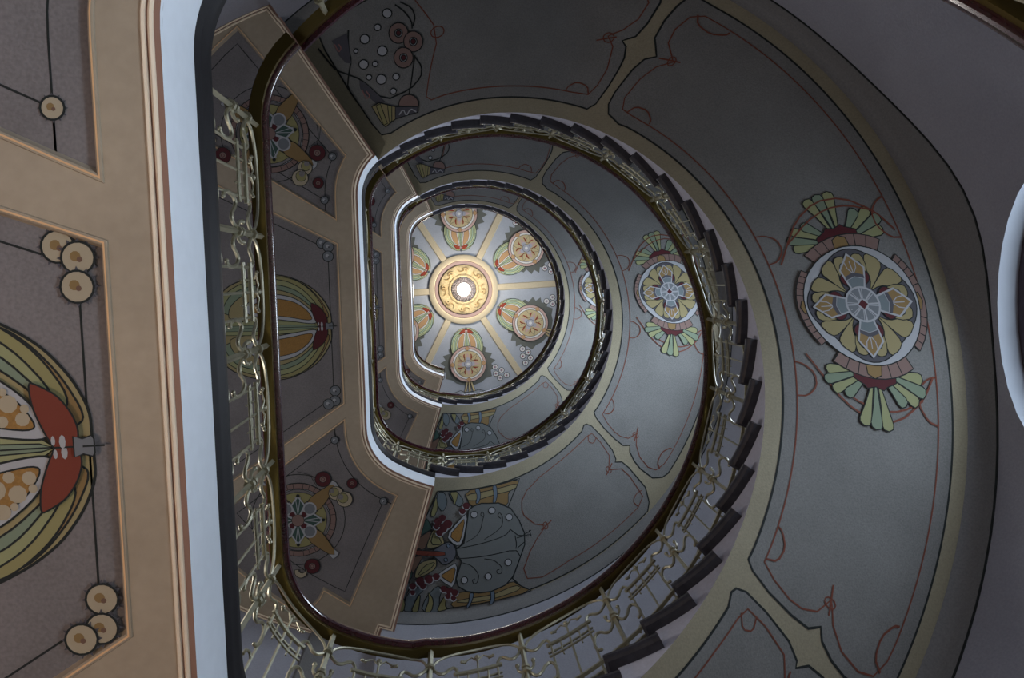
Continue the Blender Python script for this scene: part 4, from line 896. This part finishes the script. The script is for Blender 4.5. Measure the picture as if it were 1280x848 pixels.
for k in range(6):
    a=31.8+60*k; p=Paint(cmap,lift=.003,dl=.0004,step=.2); q=Loc(p,0,0,a)
    lf=[(1.30,.08),(1.24,.30),(1.33,.42),(1.42,.40),(1.46,.55),(1.56,.50),(1.62,.62),(1.70,.52),(1.80,.60),(1.84,.50),(1.98,.52),(2.02,.38),(2.10,.28),(2.16,.1),(2.16,-.1),(2.10,-.28),(2.02,-.38),(1.98,-.52),(1.84,-.50),(1.80,-.60),(1.70,-.52),(1.62,-.62),(1.56,-.50),(1.46,-.55),(1.42,-.40),(1.33,-.42),(1.24,-.30),(1.30,-.08)]
    q.fill('leafdark',lf)
    for s in (1,-1):
        for (x,y) in ((1.78,s*.60),(1.86,s*.74),(1.93,s*.61),(2.03,s*.70),(1.98,s*.85)):
            q.fill('c_white',circ(x,y,.062,14),1,.012); q.fill('c_grey',circ(x,y,.034,10),0); q.fill('c_red',circ(x,y,.014,6),0)
    for s in (-1,0,1): q.fill('c_straw',[(2.05,s*.04-.02),(2.05,s*.04+.02),(2.28,s*.10+.03),(2.30,s*.10-.02)],1,.008)
    q.stroke('ink',[(2.30,-.34),(2.26,-.2),(2.31,-.1),(2.29,.1),(2.26,.2),(2.30,.34)],.012)
    c,s_=cos(rad(a)),sin(rad(a))
    pomegranate(p,.86*c,.86*s_,a,.86,cl=('c_lime','c_lime','c_sage','c_sage','c_straw','c_white','c_orange','c_red','c_white'),seeds=False)
    d=Loc(p,1.67*c,1.67*s_,a)
    d.fill('c_rose',circ(0,0,.405,36),1,.012); 
    d.fill('c_white',circ(0,0,.345,32),1,.008); d.fill('c_straw',circ(0,0,.30,32),1,.008)
    for b in range(0,360,90):
        d.fill('c_orange',rp([(.34,-.06),(.41,0),(.34,.06),(.30,0)],b),1,.006)
        d.fill('c_rose',rp(petal(.06,.26,.05),b),0); d.fill('c_grey',rp(circ(.10,0,.05,10),b))
        for sg in (1,-1): d.fill('c_red',rp([(.09,sg*.06),(.14,sg*.10),(.22,sg*.09),(.235,sg*.06),(.20,sg*.07),(.14,sg*.065)],b),0)
        d.fill('c_straw',rp(petal(.12,.30,.045),b+45),1,.005)
    d.fill('c_grey',circ(0,0,.085,16),1,.006); d.fill('c_white',circ(0,0,.035,10),0)
    p.build('painted_pomegranate_flower',ceil,label='painted pomegranate with a round flower and dark jagged leaves')
# ---- ceiling lamp in its gilded rose
lamp=empty('ceiling_lamp',W(0,0,ZE-.02),label='glowing round ceiling lamp in a gilded rose at the centre of the ceiling',cat='lamp')
rose=MB(); n=96; rows=[]
for r,z0 in ((.55,.02),(.54,.06),(.50,.075),(.42,.07),(.345,.075),(.33,.10),(.30,.11),(.28,.10),(.27,.06)):
    rows.append([(r*cos(2*PI*i/n),r*sin(2*PI*i/n),ZE-z0-(.012*sin(2*PI*i*16/n) if .34<r<.51 else 0)) for i in range(n)])
rose.grid(rows,'gold_ornament',closed=True); rs=rose.build('ceiling_rose',lamp,smooth=True,label='gilded plaster rose with scrolls')
sc=MB()
for k in range(8):
    q=Loc(None,.435*cos(rad(45*k)),.435*sin(rad(45*k)),45*k+90)
    P=[(.12,.0),(.09,.035),(.03,.04),(-.02,.015),(-.015,-.02),(.01,-.025),(.02,-.005)]
    tube(sc,[(x,y,ZE-.09) for x,y in q.t(chaikin(P,False,2))],.010,'relief',6)
    P=[(-.12,.0),(-.09,-.035),(-.04,-.045),(.0,-.04)]
    tube(sc,[(x,y,ZE-.09) for x,y in q.t(chaikin(P,False,1))],.009,'relief',6); ball(sc,(q.t([(-.06,.02)])[0][0],q.t([(-.06,.02)])[0][1],ZE-.09),.016,'relief')
sc.build('scroll_relief',rs,smooth=True)
b=MB()
for rr,zz,nn in ((.255,.13,40),(.225,.17,36),(.195,.205,30)):
    for i in range(nn): ball(b,(rr*cos(2*PI*i/nn),rr*sin(2*PI*i/nn),ZE-zz),.016,'crystal',6)
b.grid([[(r*cos(2*PI*i/24),r*sin(2*PI*i/24),ZE-z) for i in range(24)] for r,z in ((.275,.08),(.24,.12),(.17,.20),(.12,.22))],'crystal',closed=True)
b.build('crystal_shade',lamp,smooth=True,label='beaded crystal shade')
g=MB(); ball(g,(0,0,ZE-.30),.152,'lamp_globe',24); g.build('globe',lamp,smooth=True,label='glowing white globe')
# ================================================================ light, camera
def area(name,u,v,z,tu,tv,tz,size,power,col,sy=None,spread=None):
    l=bpy.data.lights.new(name,'AREA'); l.energy=power; l.color=col; l.size=size
    if sy: l.shape='RECTANGLE'; l.size_y=sy
    if spread: l.spread=rad(spread)
    o=bpy.data.objects.new(name,l); C.objects.link(o); p=Vector(W(u,v,z)); t=Vector(W(tu,tv,tz)); o.location=p
    o.rotation_euler=(t-p).to_track_quat('-Z','Y').to_euler(); return o
def point(name,u,v,z,power,col,r=.1):
    l=bpy.data.lights.new(name,'POINT'); l.energy=power; l.color=col; l.shadow_soft_size=r
    o=bpy.data.objects.new(name,l); C.objects.link(o); o.location=W(u,v,z); return o
LIGHTS()
w=bpy.data.worlds.new('world'); bpy.context.scene.world=w; w.use_nodes=True; w.node_tree.nodes['Background'].inputs[0].default_value=(.45,.55,.75,1); w.node_tree.nodes['Background'].inputs[1].default_value=.3
f=1010.5261; rx,ry,rz=-.0757,-.0722,.0251; cx,cy=-.2186,.2672
X_=Matrix(((1,0,0),(0,cos(rx),-sin(rx)),(0,sin(rx),cos(rx)))); Y_=Matrix(((cos(ry),0,sin(ry)),(0,1,0),(-sin(ry),0,cos(ry)))); Z_=Matrix(((cos(rz),-sin(rz),0),(sin(rz),cos(rz),0),(0,0,1)))
R_=X_@Y_@Z_
fl=lambda v:Vector((-v[0],v[1],v[2]))
cr,cu,cf=fl(R_[0]),fl(R_[1]),fl(R_[2])
cam=bpy.data.cameras.new('camera'); co=bpy.data.objects.new('camera',cam); C.objects.link(co)
M=Matrix.Identity(4)
for i in range(3): M[i][0]=cr[i]; M[i][1]=cu[i]; M[i][2]=-cf[i]; M[i][3]=W(cx,cy,0)[i]
co.matrix_world=M; cam.sensor_width=36; cam.lens=f/1280*36; cam.clip_start=.02
s=bpy.context.scene; s.camera=co
s.view_settings.view_transform='Standard'; s.view_settings.look='None'; s.view_settings.gamma=1; s.view_settings.use_curve_mapping=False; s.view_settings.exposure=EXPO
